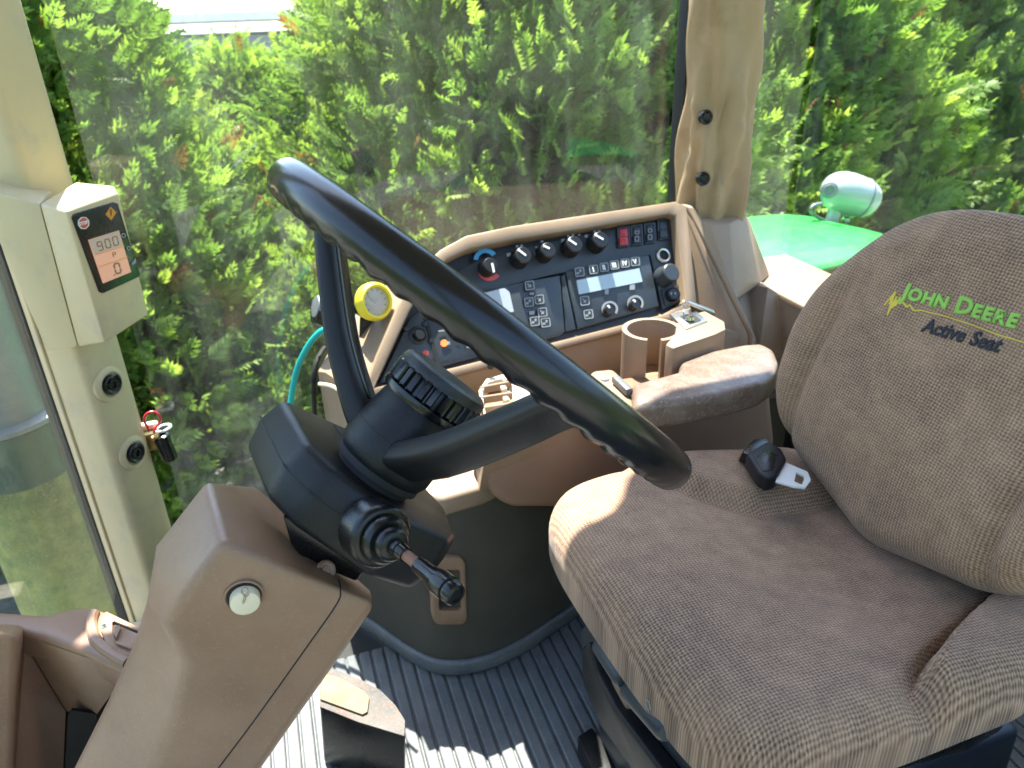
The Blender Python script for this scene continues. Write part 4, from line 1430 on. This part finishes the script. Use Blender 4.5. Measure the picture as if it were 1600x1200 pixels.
# ------------------------------------------------------------------ front lower cowl
cw = thing('front_cowl', 'brown moulded cowl below windshield left of steering column', 'dashboard', (-0.3, 0.75, 0.4))
tz = 0.47
tpz = [at(px, py, z=tz) for px, py in ((-260, 950), (0, 953), (70, 958), (110, 948), (138, 945), (160, 951), (186, 965), (260, 1000), (240, 1070), (190, 1046), (130, 1018), (62, 994), (28, 988), (-100, 985), (-260, 1000))]
mk('cowl_top', prism(tpz, V((0, 0.01, -0.05)), 0.01, 4), M['brown'], cw, 55)
mk('cowl_face', prism([at(px, py, y=0.695) for px, py in ((-260, 984), (28, 992), (20, 1240), (-260, 1240))], V((-0.015, 0.06, -0.035)), 0.008, 3), M['brown'], cw)
q0, q1 = at(28, 989, z=0.462), at(200, 1050, z=0.462)
q2, q3 = at(150, 1120, y=0.745), at(104, 1112, y=0.765)
mk('cowl_recess', prism([q0, q1, q2, q3], V((-0.01, 0.03, -0.02)), 0.002), M['brown'], cw)
mk('cowl_flank', prism([q0 + V((0, 0.0, -0.001)), q3, at(98, 1250, y=0.765), at(22, 1250, y=0.70)], V((-0.02, 0.03, 0.0)), 0.002), M['brown'], cw)
mk('cowl_lower', prism([V((-0.42, 0.79, 0.40)), V((-0.13, 0.775, 0.40)), V((-0.13, 0.775, -0.0)), V((-0.42, 0.80, 0.0))], V((0, 0.02, 0))), M['seal'], cw)
op = [at(px, py, y=0.738) for px, py in ((106, 1118), (112, 1110), (150, 1116), (150, 1230), (100, 1230))]
mk('foot_opening_shade', prism(op, V((0, 0.004, 0))), M['seal'], cw)  # black plate standing in for the shade inside the opening
vz2 = tz + 0.006
fv = thing('demister_vent', 'small brown demister vent with open flap on front cowl', 'vent', at(185, 990, z=tz))
mk('vent_plate', frame_bm([at(px, py, z=vz2) for px, py in ((158, 962), (166, 955), (226, 984), (206, 1028), (166, 1006), (156, 980))], [at(px, py, z=vz2) for px, py in ((175, 972), (178, 970), (222, 988), (206, 1016), (182, 1004), (176, 990))], V((0, 0, -0.012)), 0.0015), M['brown'], fv)
mk('vent_hole', prism([at(px, py, z=vz2 - 0.004) for px, py in ((172, 968), (226, 986), (206, 1022), (176, 1004))], V((0, 0, -0.002))), M['seal'], fv)
mk('vent_flap', prism([at(px, py, z=vz2 + 0.004) for px, py in ((181, 984), (190, 979), (216, 990), (206, 1014), (180, 1004))], V((0, 0, -0.003)), 0.0008), M['brown'], fv)
mk('vent_fin', prism([at(px, py, z=vz2 + 0.008) for px, py in ((178, 980), (186, 976), (188, 981), (180, 998))], V((0, 0, -0.008)), .0006), M['brown'], fv)
mk('screw', lathe([(0.003, -0.002), (0.003, 0.001), (0.0018, 0.0022), (0, 0.0022)], at(163, 979, z=vz2), V((0, 0, 1)), 14), M['chrome'], fv)
mk('vent_lip', tube([at(147, 958, z=tz + .002), at(143, 975, z=tz + .002), at(150, 1000, z=tz + .002), at(170, 1018, z=tz + .002), at(200, 1036, z=tz + .002)], 0.006, 10), M['brown'], fv)

# ------------------------------------------------------------------ seat
seat = thing('driver_seat', 'brown woven fabric driver seat with embroidered backrest', 'seat', (0.5, 0.57, 0.0))


def resample(pts, n):
    pts = pts + [pts[0]]
    L = [0]
    for a, b in zip(pts, pts[1:]):
        L.append(L[-1] + math.hypot(b[0] - a[0], b[1] - a[1]))
    out, j = [], 0
    for i in range(n):
        s = L[-1] * i / n
        while L[j + 1] < s:
            j += 1
        f = (s - L[j]) / (L[j + 1] - L[j])
        out.append((pts[j][0] + (pts[j + 1][0] - pts[j][0]) * f, pts[j][1] + (pts[j + 1][1] - pts[j][1]) * f))
    return out


def smooth2(pts, it=6):
    for _ in range(it):
        n = len(pts)
        pts = [((pts[i - 1][0] + 2 * pts[i][0] + pts[(i + 1) % n][0]) / 4, (pts[i - 1][1] + 2 * pts[i][1] + pts[(i + 1) % n][1]) / 4) for i in range(n)]
    return pts


def pillow(outline, place, edge=0.05, thick=0.1, nin=30, ned=10, inner=None):
    """outline: closed 2D loop; place(u, v, h) -> 3D with h the height out of the base plane (0 at the top face)."""
    n = len(outline)
    cu = sum(p[0] for p in outline) / n
    cv = sum(p[1] for p in outline) / n
    rings = []
    uvs = {}
    t = bmesh.new()
    uvl = t.loops.layers.uv.new('UVMap')

    def add(ring, hs, ext):
        row = []
        for (u, v), h in zip(ring, hs):
            vt = t.verts.new(place(u, v, h))
            uvs[vt] = (u + ext * 0, v)
            row.append(vt)
        return row

    def inset(d, s=1.0):
        r = []
        for i, (u, v) in enumerate(outline):
            a, b = outline[i - 1], outline[(i + 1) % n]
            tx, ty = b[0] - a[0], b[1] - a[1]
            l = math.hypot(tx, ty) or 1
            nx, ny = ty / l, -tx / l
            if (cu - u) * nx + (cv - v) * ny < 0:
                nx, ny = -nx, -ny
            r.append((u + nx * d, v + ny * d))
        return r
    rows = []
    rb = inset(edge * 0.35)
    rows.append(add(rb, [-thick] * n, 0))
    for k in range(ned + 1):
        a = math.pi / 2 * k / ned
        d = edge * (1 - math.cos(a))
        h = -edge * (1 - math.sin(a))
        ring = inset(d)
        if k == 0:
            rows.append(add(inset(0), [-thick + edge * 0.5] * n, 0))
        rows.append(add(ring, [h] * n, 0))
    top_r = inset(edge)
    cu2 = sum(p[0] for p in top_r) / n
    cv2 = sum(p[1] for p in top_r) / n
    for k in range(1, nin):
        s = 1 - k / nin
        rows.append(add([(cu2 + (u - cu2) * s, cv2 + (v - cv2) * s) for u, v in top_r], [0] * n, 0))
    cen = t.verts.new(place(cu2, cv2, 0))
    uvs[cen] = (cu2, cv2)
    for A, B in zip(rows, rows[1:]):
        for i in range(n):
            t.faces.new((A[i], A[(i + 1) % n], B[(i + 1) % n], B[i]))
    for i in range(n):
        t.faces.new((rows[-1][i], rows[-1][(i + 1) % n], cen))
    t.faces.new(rows[0][::-1])
    for f in t.faces:
        for l in f.loops:
            u, v = uvs[l.vert]
            h = 0
            l[uvl].uv = (u, v)
    return t


def gauss(x, s):
    return math.exp(-(x / s) ** 2)


def sstep(a, b, x):
    x = min(1, max(0, (x - a) / (b - a)))
    return x * x * (3 - 2 * x)


# cushion, outline in (x, y)
cush = [(0.300, 0.40), (0.288, 0.50), (0.282, 0.60), (0.280, 0.70), (0.288, 0.765), (0.320, 0.802), (0.40, 0.815), (0.55, 0.815), (0.68, 0.80), (0.74, 0.72), (0.76, 0.58), (0.74, 0.44), (0.68, 0.345), (0.60, 0.330), (0.52, 0.338), (0.45, 0.345), (0.38, 0.345), (0.325, 0.358)]
cush = smooth2(resample(cush, 200), 14)


def cplace(u, v, h):
    near = (1 - sstep(0.38, 0.46, v)) * sstep(0.46, 0.60, u)
    if h < -0.042:
        h = -0.042 + (h + 0.042) * (1 - 0.75 * near)
    z = 0.462 + h
    k = sstep(-0.05, 0.0, h)
    z += k * (-0.020 * sstep(0.45, 0.68, u) + 0.010 * gauss(u - 0.38, 0.10))
    # firm hip bolsters at the rear corners
    xb = 0.515 + 0.19 * max(0.0, (v - 0.362) / 0.083) ** 1.5
    z += k * (0.034 * sstep(-0.006, 0.020, u - xb) - 0.012 * gauss(u - xb + 0.010, 0.012)) * (1 - sstep(0.44, 0.50, v))
    yb = 0.668 + 0.09 * max(0.0, (0.56 - u) / 0.11) ** 1.5
    z += k * (0.020 * sstep(-0.008, 0.026, v - yb) - 0.006 * gauss(v - yb + 0.010, 0.012)) * sstep(0.40, 0.47, u)
    z -= k * 0.014 * gauss(math.hypot((u - 0.55) * 0.8, v - 0.575), 0.12)
    z += k * 0.0012 * math.sin(u * 30 + 3 * math.sin(v * 11)) * math.sin(v * 19 + 1.3)
    return V((u, v, z))


mk('cushion', pillow(cush, cplace, 0.040, 0.092, 60, 10), M['seat'], seat, 80)

# backrest: outline in (y, height) on a plane leaning back
BP0 = V((0.675, 0.0, 0.45))
BNx = V((-1, 0, 0.22)).normalized()
BUP = V((0.22, 0, 1)).normalized()
BY0 = 0.583
left_px = [(1280, 745), (1256, 715), (1243, 680), (1237, 640), (1240, 590), (1250, 548), (1258, 505), (1277, 463), (1303, 425), (1335, 391), (1371, 361), (1411, 339), (1452, 327), (1505, 323)]
bl = []
for px, py in left_px:
    p = at(px, py, pl=(BP0 + BNx * 0.012, BNx))
    bl.append((p.y, (p - BP0).dot(BUP)))
bl = [(y, z) for y, z in bl]
rt = [(2 * BY0 - y, z) for y, z in reversed(bl)]
brk = bl + [(BY0, max(bl[-1][1], bl[-1][1]) + 0.006)] + rt + [(BY0, -0.03)]
brk = [(y, z) for y, z in brk]
brk = smooth2(resample(brk, 150), 5)


def bplace(u, v, h):
    k = sstep(-0.05, 0.0, h)
    o = 0.038 + h
    du = u - BY0
    # side wings and lumbar swell
    o += k * (0.014 * sstep(0.13, 0.23, abs(du)) - 0.012 * gauss(abs(du) - 0.158, 0.010) * (1 - sstep(0.20, 0.33, v)))
    o += k * (0.022 * gauss(v - 0.10, 0.10) - 0.020 * sstep(0.22, 0.38, v))
    o += k * 0.0016 * math.sin(v * 36 + 2 * math.sin(u * 14)) * math.sin(u * 24)
    return V((BP0.x, 0, BP0.z)) + V((0, u, 0)) + BUP * v + BNx * o


bk_bm = pillow(brk, bplace, 0.045, 0.12, 34, 10)
bvh = BVHTree.FromBMesh(bk_bm)
back = mk('backrest', bk_bm, M['seat'], seat, 80)


def drape(bm, lift):
    for v in bm.verts:
        hgt = v.co.copy()
        loc, nor, _, _ = bvh.ray_cast(hgt + BNx * 0.3, -BNx)
        if loc is not None:
            v.co = loc + BNx * lift
    return bm


def sp_back(px, py):
    loc, _, _, _ = bvh.ray_cast(EYE, ray(px, py).normalized())
    return loc if loc is not None else at(px, py, pl=(BP0, BNx))


def seat_text(name, parts, p0, p1, p_up, mat, off, shear=0.0):
    """parts: (letters, relative size); fitted to the span p0..p1 on the backrest"""
    A_, B_ = sp_back(*p0), sp_back(*p1)
    xd = (B_ - A_)
    span = xd.length
    xd.normalize()
    yd = -BNx.cross(xd) if (-BNx.cross(xd)).z > 0 else BNx.cross(xd)
    zd = xd.cross(yd)
    hgt = p_up
    # measure
    ws, tot = [], 0
    for s, k in parts:
        t_, w_ = text_bm(s, hgt / 0.7 * k, V((0, 0, 0)), V((1, 0, 0)), V((0, 1, 0)), 0, 0)
        t_.free()
        ws.append(w_ if s != ' ' else hgt * 0.35)
        tot += ws[-1] + hgt * 0.10
    f = span / tot
    out = bmesh.new()
    cx = 0
    for (s, k), w_ in zip(parts, ws):
        if s != ' ':
            t_, _ = text_bm(s, hgt / 0.7 * k, V((0, 0, 0)), V((1, 0, 0)), V((0, 1, 0)), off, 0.0)
            for v in t_.verts:
                v.co = A_ + xd * ((cx + v.co.x + shear * v.co.y) * f) + yd * v.co.y
            join(out, t_)
        cx += w_ + hgt * 0.10
    bmesh.ops.subdivide_edges(out, edges=[e for e in out.edges if e.calc_length() > 0.004], cuts=1)
    drape(out, 0.0012)
    ex = bmesh.ops.extrude_face_region(out, geom=out.faces[:])
    bmesh.ops.translate(out, vec=-BNx * 0.0011, verts=[v for v in ex['geom'] if isinstance(v, bmesh.types.BMVert)])
    return mk(name, out, M[mat], back, smooth=False)


seat_text('embroidered_name', [('J', 1.0), ('O', .78), ('H', .78), ('N', .78), (' ', 1), ('D', 1.0), ('E', .78), ('E', .78), ('R', .78), ('E', .78)], (1409, 465), (1588, 513), 0.0175, 'lime', 0.0009)
seat_text('embroidered_words', [('Active', 1.0), (' ', 1.0), ('Seat', 1.0)], (1440, 517), (1561, 551), 0.0155, 'navy', 0.0006, 0.15)


def thread(pts, w_):
    out = bmesh.new()
    P = [sp_back(*q) + BNx * 0.001 for q in pts]
    for a, b in zip(P, P[1:]):
        d_ = (b - a)
        s_ = BNx.cross(d_).normalized() * w_
        prism([a - s_, a + s_, b + s_, b - s_], -BNx * 0.0012, bm=out)
    return out


pl_ = thread([(1382, 477), (1400, 456), (1387, 492), (1402, 463), (1394, 482), (1408, 464), (1403, 474), (1412, 473), (1418, 480), (1422, 476), (1428, 485), (1440, 485)], 0.0009)
join(pl_, thread([(1440, 485), (1480, 495), (1520, 508), (1560, 523), (1600, 535), (1620, 541)], 0.0006))
join(pl_, thread([(1396, 462), (1392, 476), (1402, 470), (1398, 478)], 0.0022))
mk('embroidered_pulse', pl_, M['gold'], back, smooth=False)
# seat pan and suspension below
mk('seat_pan', prism([V((0.52 + (x - 0.52) * 0.93, 0.575 + (y - 0.575) * 0.93, 0.395)) for x, y in cush[::6]], V((0, 0, -0.04)), 0.006, 2), M['black'], seat)
mk('suspension_cover', prism([V((0.335, 0.39, 0.30)), V((0.335, 0.72, 0.30)), V((0.40, 0.76, 0.30)), V((0.72, 0.76, 0.30)), V((0.72, 0.38, 0.30))], V((0.02, 0, -0.28)), 0.012, 3), M['panel'], seat)
mk('front_plate', prism([at(px, py, x=0.325) for px, py in ((905, 985), (925, 968), (1010, 1090), (1110, 1225), (1040, 1240), (945, 1120), (912, 1060))], V((0.02, 0, 0)), 0.004), M['panel'], seat)
mk('side_rail', prism([at(px, py, x=0.302) for px, py in ((907, 1012), (918, 1004), (930, 1050), (960, 1108), (1040, 1215), (1060, 1250), (1020, 1250), (938, 1136), (910, 1068))], V((0.022, 0, 0)), 0.005, 3), M['matte'], seat)
mk('floor_rail', prism([at(px, py, z=0.05) for px, py in ((902, 1150), (925, 1135), (990, 1215), (990, 1260), (950, 1260))], V((0, 0, -0.04)), 0.003), M['matte'], seat)
for (pa, pb, r_) in (((938, 1006), (978, 1066), 0.0125), ((982, 1076), (1046, 1146), 0.0125)):
    A_, B_ = at(*pa, x=0.302), at(*pb, x=0.298)
    L_ = (B_ - A_).length
    mk('adjuster_handle', lathe([(0, 0), (r_ * .8, 0.001), (r_, 0.004), (r_, L_ - 0.008), (r_ * .75, L_ - 0.002), (0, L_)], A_, B_ - A_, 24), M['panel'], seat)
for (px, py) in ((958, 1030), (1012, 1102), (1008, 1148)):
    c0 = at(px, py, x=0.287 if py < 1140 else 0.318)
    mk('adjuster_symbol', tube([c0 + V((0, -0.006, 0)), c0 + V((0, -0.002, 0.006)), c0 + V((0, 0.004, 0.003)), c0 + V((0, 0.003, -0.004)), c0 + V((0, -0.003, -0.005))], 0.0005, 5), M['lgrey'], seat)
mk('side_plate', prism([at(px, py, x=0.315) for px, py in ((935, 1040), (975, 1085), (982, 1120), (960, 1115), (935, 1075))], V((0.012, 0, 0)), 0.004), M['dkbrown'], seat)

# seat belt buckle
bu = thing('belt_buckle', 'black seat belt buckle with silver metal tongue', 'buckle', at(1210, 720, y=0.775))
BZ = 0.505
k0 = [at(px, py, z=BZ) for px, py in ((1166, 708), (1200, 688), (1222, 700), (1230, 716), (1216, 742), (1200, 748), (1186, 738))]
mk('buckle_body', prism(k0, V((0.006, 0.01, -0.030)), 0.005, 3), M['belt'], bu)
mk('buckle_window', prism([p for p in [at(px, py, z=BZ + 0.001) for px, py in ((1180, 714), (1200, 702), (1214, 710), (1208, 734), (1192, 736))]], V((0, 0, -0.002)), 0.0008), M['black'], bu)
tg_o = [at(px, py, z=BZ - 0.006) for px, py in ((1222, 720), (1262, 737), (1267, 750), (1258, 762), (1240, 760), (1212, 752))]
tg_i = [at(px, py, z=BZ - 0.006) for px, py in ((1244, 738), (1256, 743), (1257, 747), (1253, 757), (1247, 755), (1241, 752))]
mk('buckle_tongue', frame_bm(tg_o, tg_i, V((0, 0, -0.0025))), M['tongue'], bu)
mk('belt_strap', prism([at(px, py, z=BZ - 0.012) for px, py in ((1160, 706), (1178, 686), (1200, 684), (1205, 700), (1182, 716))], V((0, 0.008, -0.02)), 0.002), M['black'], bu)

# dark things glimpsed beside the seat
sd = thing('seat_side_lever', 'dark lever and cover low beside the seat near door', 'lever', (0.66, 0.30, 0.3))
mk('lever_cover', box((0.70, 0.27, 0.26), (0.34, 0.10, 0.16), 0.02, 3), M['black'], sd)
mk('lever_arm', tube([V((0.72, 0.30, 0.36)), V((0.70, 0.27, 0.40)), V((0.68, 0.26, 0.42))], 0.006, 10), M['grey'], sd)

# ------------------------------------------------------------------ tractor outside: muffler, fenders, lamp
mf = thing('exhaust_muffler', 'mossy green exhaust muffler standing outside windshield', 'muffler', (-0.60, 1.62, -0.6))
mx = at(62, 800, y=1.60)
ma_ = V((mx.x, mx.y, 0))
mk('muffler_can', lathe([(0.0, -0.7), (0.095, -0.7), (0.1, -0.68), (0.1, 0.215), (0, 0.215)], ma_, V((0, 0, 1)), 48), M['moss'], mf, 40)
mk('muffler_band', lathe([(0.1, 0.0), (0.103, 0.0), (0.103, 0.115), (0.1, 0.115)], ma_ + V((0, 0, 0.215)), V((0, 0, 1)), 48, loop=True), M['dkgreen'], mf)
mk('muffler_collar', lathe([(0.0, 0.0), (0.1, 0.0), (0.108, 0.004), (0.108, 0.014), (0.092, 0.02), (0.08, 0.02)], ma_ + V((0, 0, 0.33)), V((0, 0, 1)), 48), M['steel'], mf)
mk('heat_shield', lathe([(0.088, 0.0), (0.088, 1.6), (0.0, 1.6)], ma_ + V((0, 0, 0.345)), V((0, 0, 1)), 48), M['steel'], mf)


def fender(name, label, y0, y1, sgn):
    f = thing(name, label, 'fender', (1.4, (y0 + y1) / 2, 0.2), 'green rear fenders of the tractor')
    t = bmesh.new()
    nx, ny = 40, 16
    rows = []
    for i in range(nx + 1):
        th = math.pi * (0.06 + 0.88 * i / nx)
        X = 1.38 - 0.86 * math.cos(th)
        Zr = 0.46 - 0.95 + 0.95 * math.sin(th) ** 0.85
        row = []
        for j in range(ny + 1):
            v = j / ny
            yy = y0 + (y1 - y0) * v
            edge = 0.07 * sstep(0.80, 1.0, v) ** 2
            crown = 0.016 * math.sin(math.pi * min(1, v / 0.9))
            row.append(t.verts.new((X, yy, Zr + crown - edge)))
        rows.append(row)
    for A, B in zip(rows, rows[1:]):
        for j in range(ny):
            t.faces.new((A[j], A[j + 1], B[j + 1], B[j]))
    o = mk('fender_skin', t, M['green'], f, 50)
    o.modifiers.new('thick', 'SOLIDIFY').thickness = 0.006
    return f


fender('rear_fender', 'green rear fender with a lamp standing on it', 1.43, 1.98, 1)
fender('rear_fender', 'green rear fender on the door side mirrored in glass', -0.33, -0.88, -1)
lm = thing('fender_lamp', 'pale bullet shaped lamp on the green rear fender', 'lamp', at(1300, 345, y=1.80))
lc = at(1322, 302, y=1.80)
lax = (at(1376, 318, y=1.78) - at(1290, 292, y=1.82)).normalized()
mk('lamp_shell', lathe([(0.0, -0.075), (0.018, -0.073), (0.036, -0.064), (0.05, -0.048), (0.058, -0.025), (0.061, 0.0), (0.060, 0.03), (0.056, 0.06), (0.048, 0.082), (0.035, 0.096), (0.018, 0.103), (0, 0.105)], lc, lax, 40), M['lamp'], lm, 60)
mk('lamp_rim', lathe([(0.0575, 0.050), (0.0590, 0.0505), (0.0585, 0.056), (0.0562, 0.0565)], lc, lax, 40, loop=True), M['steel'], lm)
mk('lamp_socket', lathe([(0.02, -0.01), (0.024, -0.004), (0.022, 0.006), (0.014, 0.010), (0.010, 0.006), (0, 0.006)], at(1296, 297, y=1.745), V((-0.55, -0.8, 0.1)), 24), M['steel'], lm)
mk('lamp_neck', tube([lc + V((-0.03, 0, -0.03)), at(1303, 335, y=1.80), at(1297, 352, y=1.80)], 0.02, 14), M['lamp'], lm)
mk('lamp_wire', tube([at(1284, 318, y=1.76), at(1270, 322, y=1.76), at(1268, 332, y=1.76), at(1282, 342, y=1.77), at(1296, 347, y=1.78)], 0.005, 8), M['steel'], lm)
mk('lamp_bolt', lathe([(0.010, -0.008), (0.010, 0.008), (0, 0.010)], at(1322, 343, y=1.78), V((1, -.3, 0)), 6), M['chrome'], lm)
mk('lamp_foot', lathe([(0.022, -0.03), (0.022, 0.006), (0.012, 0.012), (0, 0.012)], at(1292, 352, y=1.80), V((0, 0, 1)), 16), M['silver'], lm)

# far low building beyond the gap in the hedge
bd = thing('shed', 'dark shed with pale roof edge glimpsed beyond the hedge gap', 'building', (-2.5, 16, GZ))
SZ = at(340, 36, y=16.0).z
mk('wall', box((-1.0, 17.5, (GZ + SZ - 0.22) / 2), (9, 2.6, SZ - 0.22 - GZ)), M['sheet'], bd, smooth=False)
mk('roof', box((-1.0, 17.4, SZ + 0.08), (9.6, 3.0, 0.16), 0.02), M['sheet'], bd)
mk('fascia', box((-1.0, 15.88, SZ + 0.1), (9.6, 0.04, 0.14)), M['whitewall'], bd)


# ------------------------------------------------------------------ evergreen hedge
def crown_mesh(seed, H=3.15, Rb=1.6, nclump=330, nspray=32):
    g_ = np.random.default_rng(seed)
    # clump centres on the crown's cone
    zc = H * (0.03 + 0.95 * g_.random(nclump) ** 1.1)
    ac = g_.random(nclump) * 2 * np.pi
    rad = Rb * np.clip(1 - zc / H, 0.02, 1) ** 0.85 * (0.70 + 0.38 * g_.random(nclump) ** 0.8)
    rad = rad * np.clip(0.62 + 0.55 * zc, 0, 1)
    cen = np.stack([rad * np.cos(ac), rad * np.sin(ac), zc], 1)
    out = np.stack([np.cos(ac), np.sin(ac), 0.55 + 0.25 * g_.random(nclump)], 1)
    out /= np.linalg.norm(out, axis=1)[:, None]
    crad = 0.13 + 0.13 * g_.random(nclump)
    ctint = g_.random(nclump)
    ci = np.repeat(np.arange(nclump), nspray)
    n = len(ci)
    dv = g_.normal(size=(n, 3)) + out[ci] * 0.9
    dv /= np.linalg.norm(dv, axis=1)[:, None]
    rr = crad[ci] * (0.35 + 0.75 * g_.random(n) ** 0.6)
    pos = cen[ci] + dv * rr[:, None] * np.array([1, 1, 1.25])
    axis = dv * 0.75 + out[ci] * 0.7 + np.array([0, 0, 0.1]) + g_.normal(size=(n, 3)) * 0.25
    axis /= np.linalg.norm(axis, axis=1)[:, None]
    ref = g_.normal(size=(n, 3)) * 0.6 + np.stack([-np.sin(ac[ci]), np.cos(ac[ci]), np.zeros(n)], 1)
    side = np.cross(axis, ref)
    side /= np.linalg.norm(side, axis=1)[:, None] + 1e-9
    nor = np.cross(axis, side)
    size = (0.095 + 0.085 * g_.random(n))
    # leaflet template: fan of kites
    K = []
    for i in range(6):
        tt = 0.06 + 0.15 * i
        ln = 0.50 * (1 - 0.11 * i)
        for s in (-1, 1):
            K.append((tt, 0.0, tt + ln * 0.78, s * ln * 0.60, 0.050))
    K.append((0.0, 0.0, 0.75, 0.0, 0.022))
    K.append((0.62, 0.0, 1.15, 0.0, 0.050))
    nk = len(K)
    P = np.zeros((nk, 4, 3))
    for q, (x0, y0, x1, y1, w_) in enumerate(K):
        dx, dy = x1 - x0, y1 - y0
        l = math.hypot(dx, dy)
        ux, uy = -dy / l * w_, dx / l * w_
        mx_, my_ = x0 + dx * 0.55, y0 + dy * 0.55
        P[q] = [(x0, y0, 0), (mx_ + ux, my_ + uy, 0.03), (x1, y1, -0.10 * abs(y1) - 0.06), (mx_ - ux, my_ - uy, 0.03)]
    jit = 1 + 0.25 * (g_.random((n, nk, 1, 1)) - 0.5)
    T = P[None] * jit
    W = pos[:, None, None, :] + size[:, None, None, None] * (T[..., 0:1] * axis[:, None, None, :] + T[..., 1:2] * side[:, None, None, :] + T[..., 2:3] * nor[:, None, None, :])
    verts = W.reshape(-1, 3)
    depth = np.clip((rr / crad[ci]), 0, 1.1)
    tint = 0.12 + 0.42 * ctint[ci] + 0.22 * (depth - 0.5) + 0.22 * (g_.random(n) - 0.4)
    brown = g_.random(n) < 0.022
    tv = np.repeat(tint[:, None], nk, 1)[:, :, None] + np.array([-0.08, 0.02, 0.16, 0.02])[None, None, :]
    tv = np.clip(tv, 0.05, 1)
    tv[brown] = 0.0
    tv = tv.reshape(-1)
    nq = n * nk
    me = bpy.data.meshes.new('crown')
    me.vertices.add(nq * 4)
    me.vertices.foreach_set('co', verts.astype(np.float32).ravel())
    me.loops.add(nq * 4)
    me.loops.foreach_set('vertex_index', np.arange(nq * 4, dtype=np.int32))
    me.polygons.add(nq)
    me.polygons.foreach_set('loop_start', np.arange(0, nq * 4, 4, dtype=np.int32))
    me.polygons.foreach_set('loop_total', np.full(nq, 4, dtype=np.int32))
    at_ = me.attributes.new('tint', 'FLOAT', 'POINT')
    at_.data.foreach_set('value', tv.astype(np.float32))
    me.update(calc_edges=True)
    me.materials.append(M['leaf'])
    return me


def trunk_mesh(seed, H=3.0):
    rnd = random.Random(seed)
    pts = [V((0.03 * rnd.uniform(-1, 1), 0.03 * rnd.uniform(-1, 1), H * i / 8)) for i in range(9)]
    t = sweep(smooth_path(pts, 3), lambda i, n: circ(0.075 * (1 - 0.9 * i / (n - 1)), 9), False, V((1, 0, 0)))
    for k in range(46):
        z = H * (0.04 + 0.9 * rnd.random())
        a = rnd.random() * 6.283
        l = 0.62 * (1 - z / H) ** 0.6 + 0.05
        e = V((math.cos(a) * l, math.sin(a) * l, z + l * 0.5))
        join(t, sweep([V((0, 0, z)), V((e.x * .5, e.y * .5, z + l * .18)), e], lambda i, n: circ(0.014 * (1 - 0.4 * i), 5), False, V((0, 0.01, 1))))
    bmesh.ops.recalc_face_normals(t, faces=t.faces)
    me = bpy.data.meshes.new('trunk')
    t.to_mesh(me)
    t.free()
    me.materials.append(M['bark'])
    return me


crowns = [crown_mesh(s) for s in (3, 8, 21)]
trunks = [trunk_mesh(s) for s in (1, 2, 3)]
HEDGE = [
    (-2.6, 4.0, 1.0, 'tall evergreen tree standing beyond the muffler'),
    (-1.8, 3.95, 1.05, 'evergreen tree half hidden by the front pillar'),
    (-1.04, 3.55, 1.0, 'sunlit evergreen tree just beside the front pillar and its display'),
    (1.12, 4.05, 1.02, 'evergreen tree behind the rim end of the steering wheel'),
    (1.6, 3.75, 1.08, 'evergreen tree above the middle of the instrument panel'),
    (2.25, 4.0, 1.0, 'evergreen tree left of the pleated cloth pillar'),
    (2.95, 3.85, 1.05, 'evergreen tree right of the pleated cloth pillar'),
    (3.75, 3.95, 1.0, 'evergreen tree behind the fender lamp'),
    (4.55, 3.8, 1.1, 'evergreen tree above the top of the seat backrest'),
    (5.4, 4.0, 1.0, 'evergreen tree farthest to the rear of the tractor'),
]
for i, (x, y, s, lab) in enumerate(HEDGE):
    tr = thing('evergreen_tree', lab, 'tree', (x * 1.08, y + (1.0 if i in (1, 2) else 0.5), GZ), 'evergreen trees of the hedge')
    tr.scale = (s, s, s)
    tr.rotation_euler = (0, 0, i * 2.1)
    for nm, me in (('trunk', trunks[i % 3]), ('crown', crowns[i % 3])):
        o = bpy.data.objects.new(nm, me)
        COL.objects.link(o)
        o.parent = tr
BACK = [(-1.4, 5.7, 'shaded evergreen of the back row left of the gap'), (0.0, 5.9, 'low shaded evergreen seen deep in the hedge gap'), (1.2, 5.7, 'shaded evergreen of the back row right of the gap'),
        (2.6, 5.5, 'shaded evergreen of the back row behind the cloth pillar'), (4.1, 5.5, 'shaded evergreen of the back row above the fender lamp')]
for i, (x, y, lab) in enumerate(BACK):
    tr = thing('evergreen_tree', lab, 'tree', (x, y, GZ), 'evergreen trees of the back row')
    s = 0.95 if i != 1 else 0.66
    tr.scale = (s * 1.15, s * 1.15, s)
    tr.rotation_euler = (0, 0, 1 + i * 1.7)
    for nm, me in (('trunk', trunks[(i + 1) % 3]), ('crown', crowns[(i + 1) % 3])):
        o = bpy.data.objects.new(nm, me)
        COL.objects.link(o)
        o.parent = tr
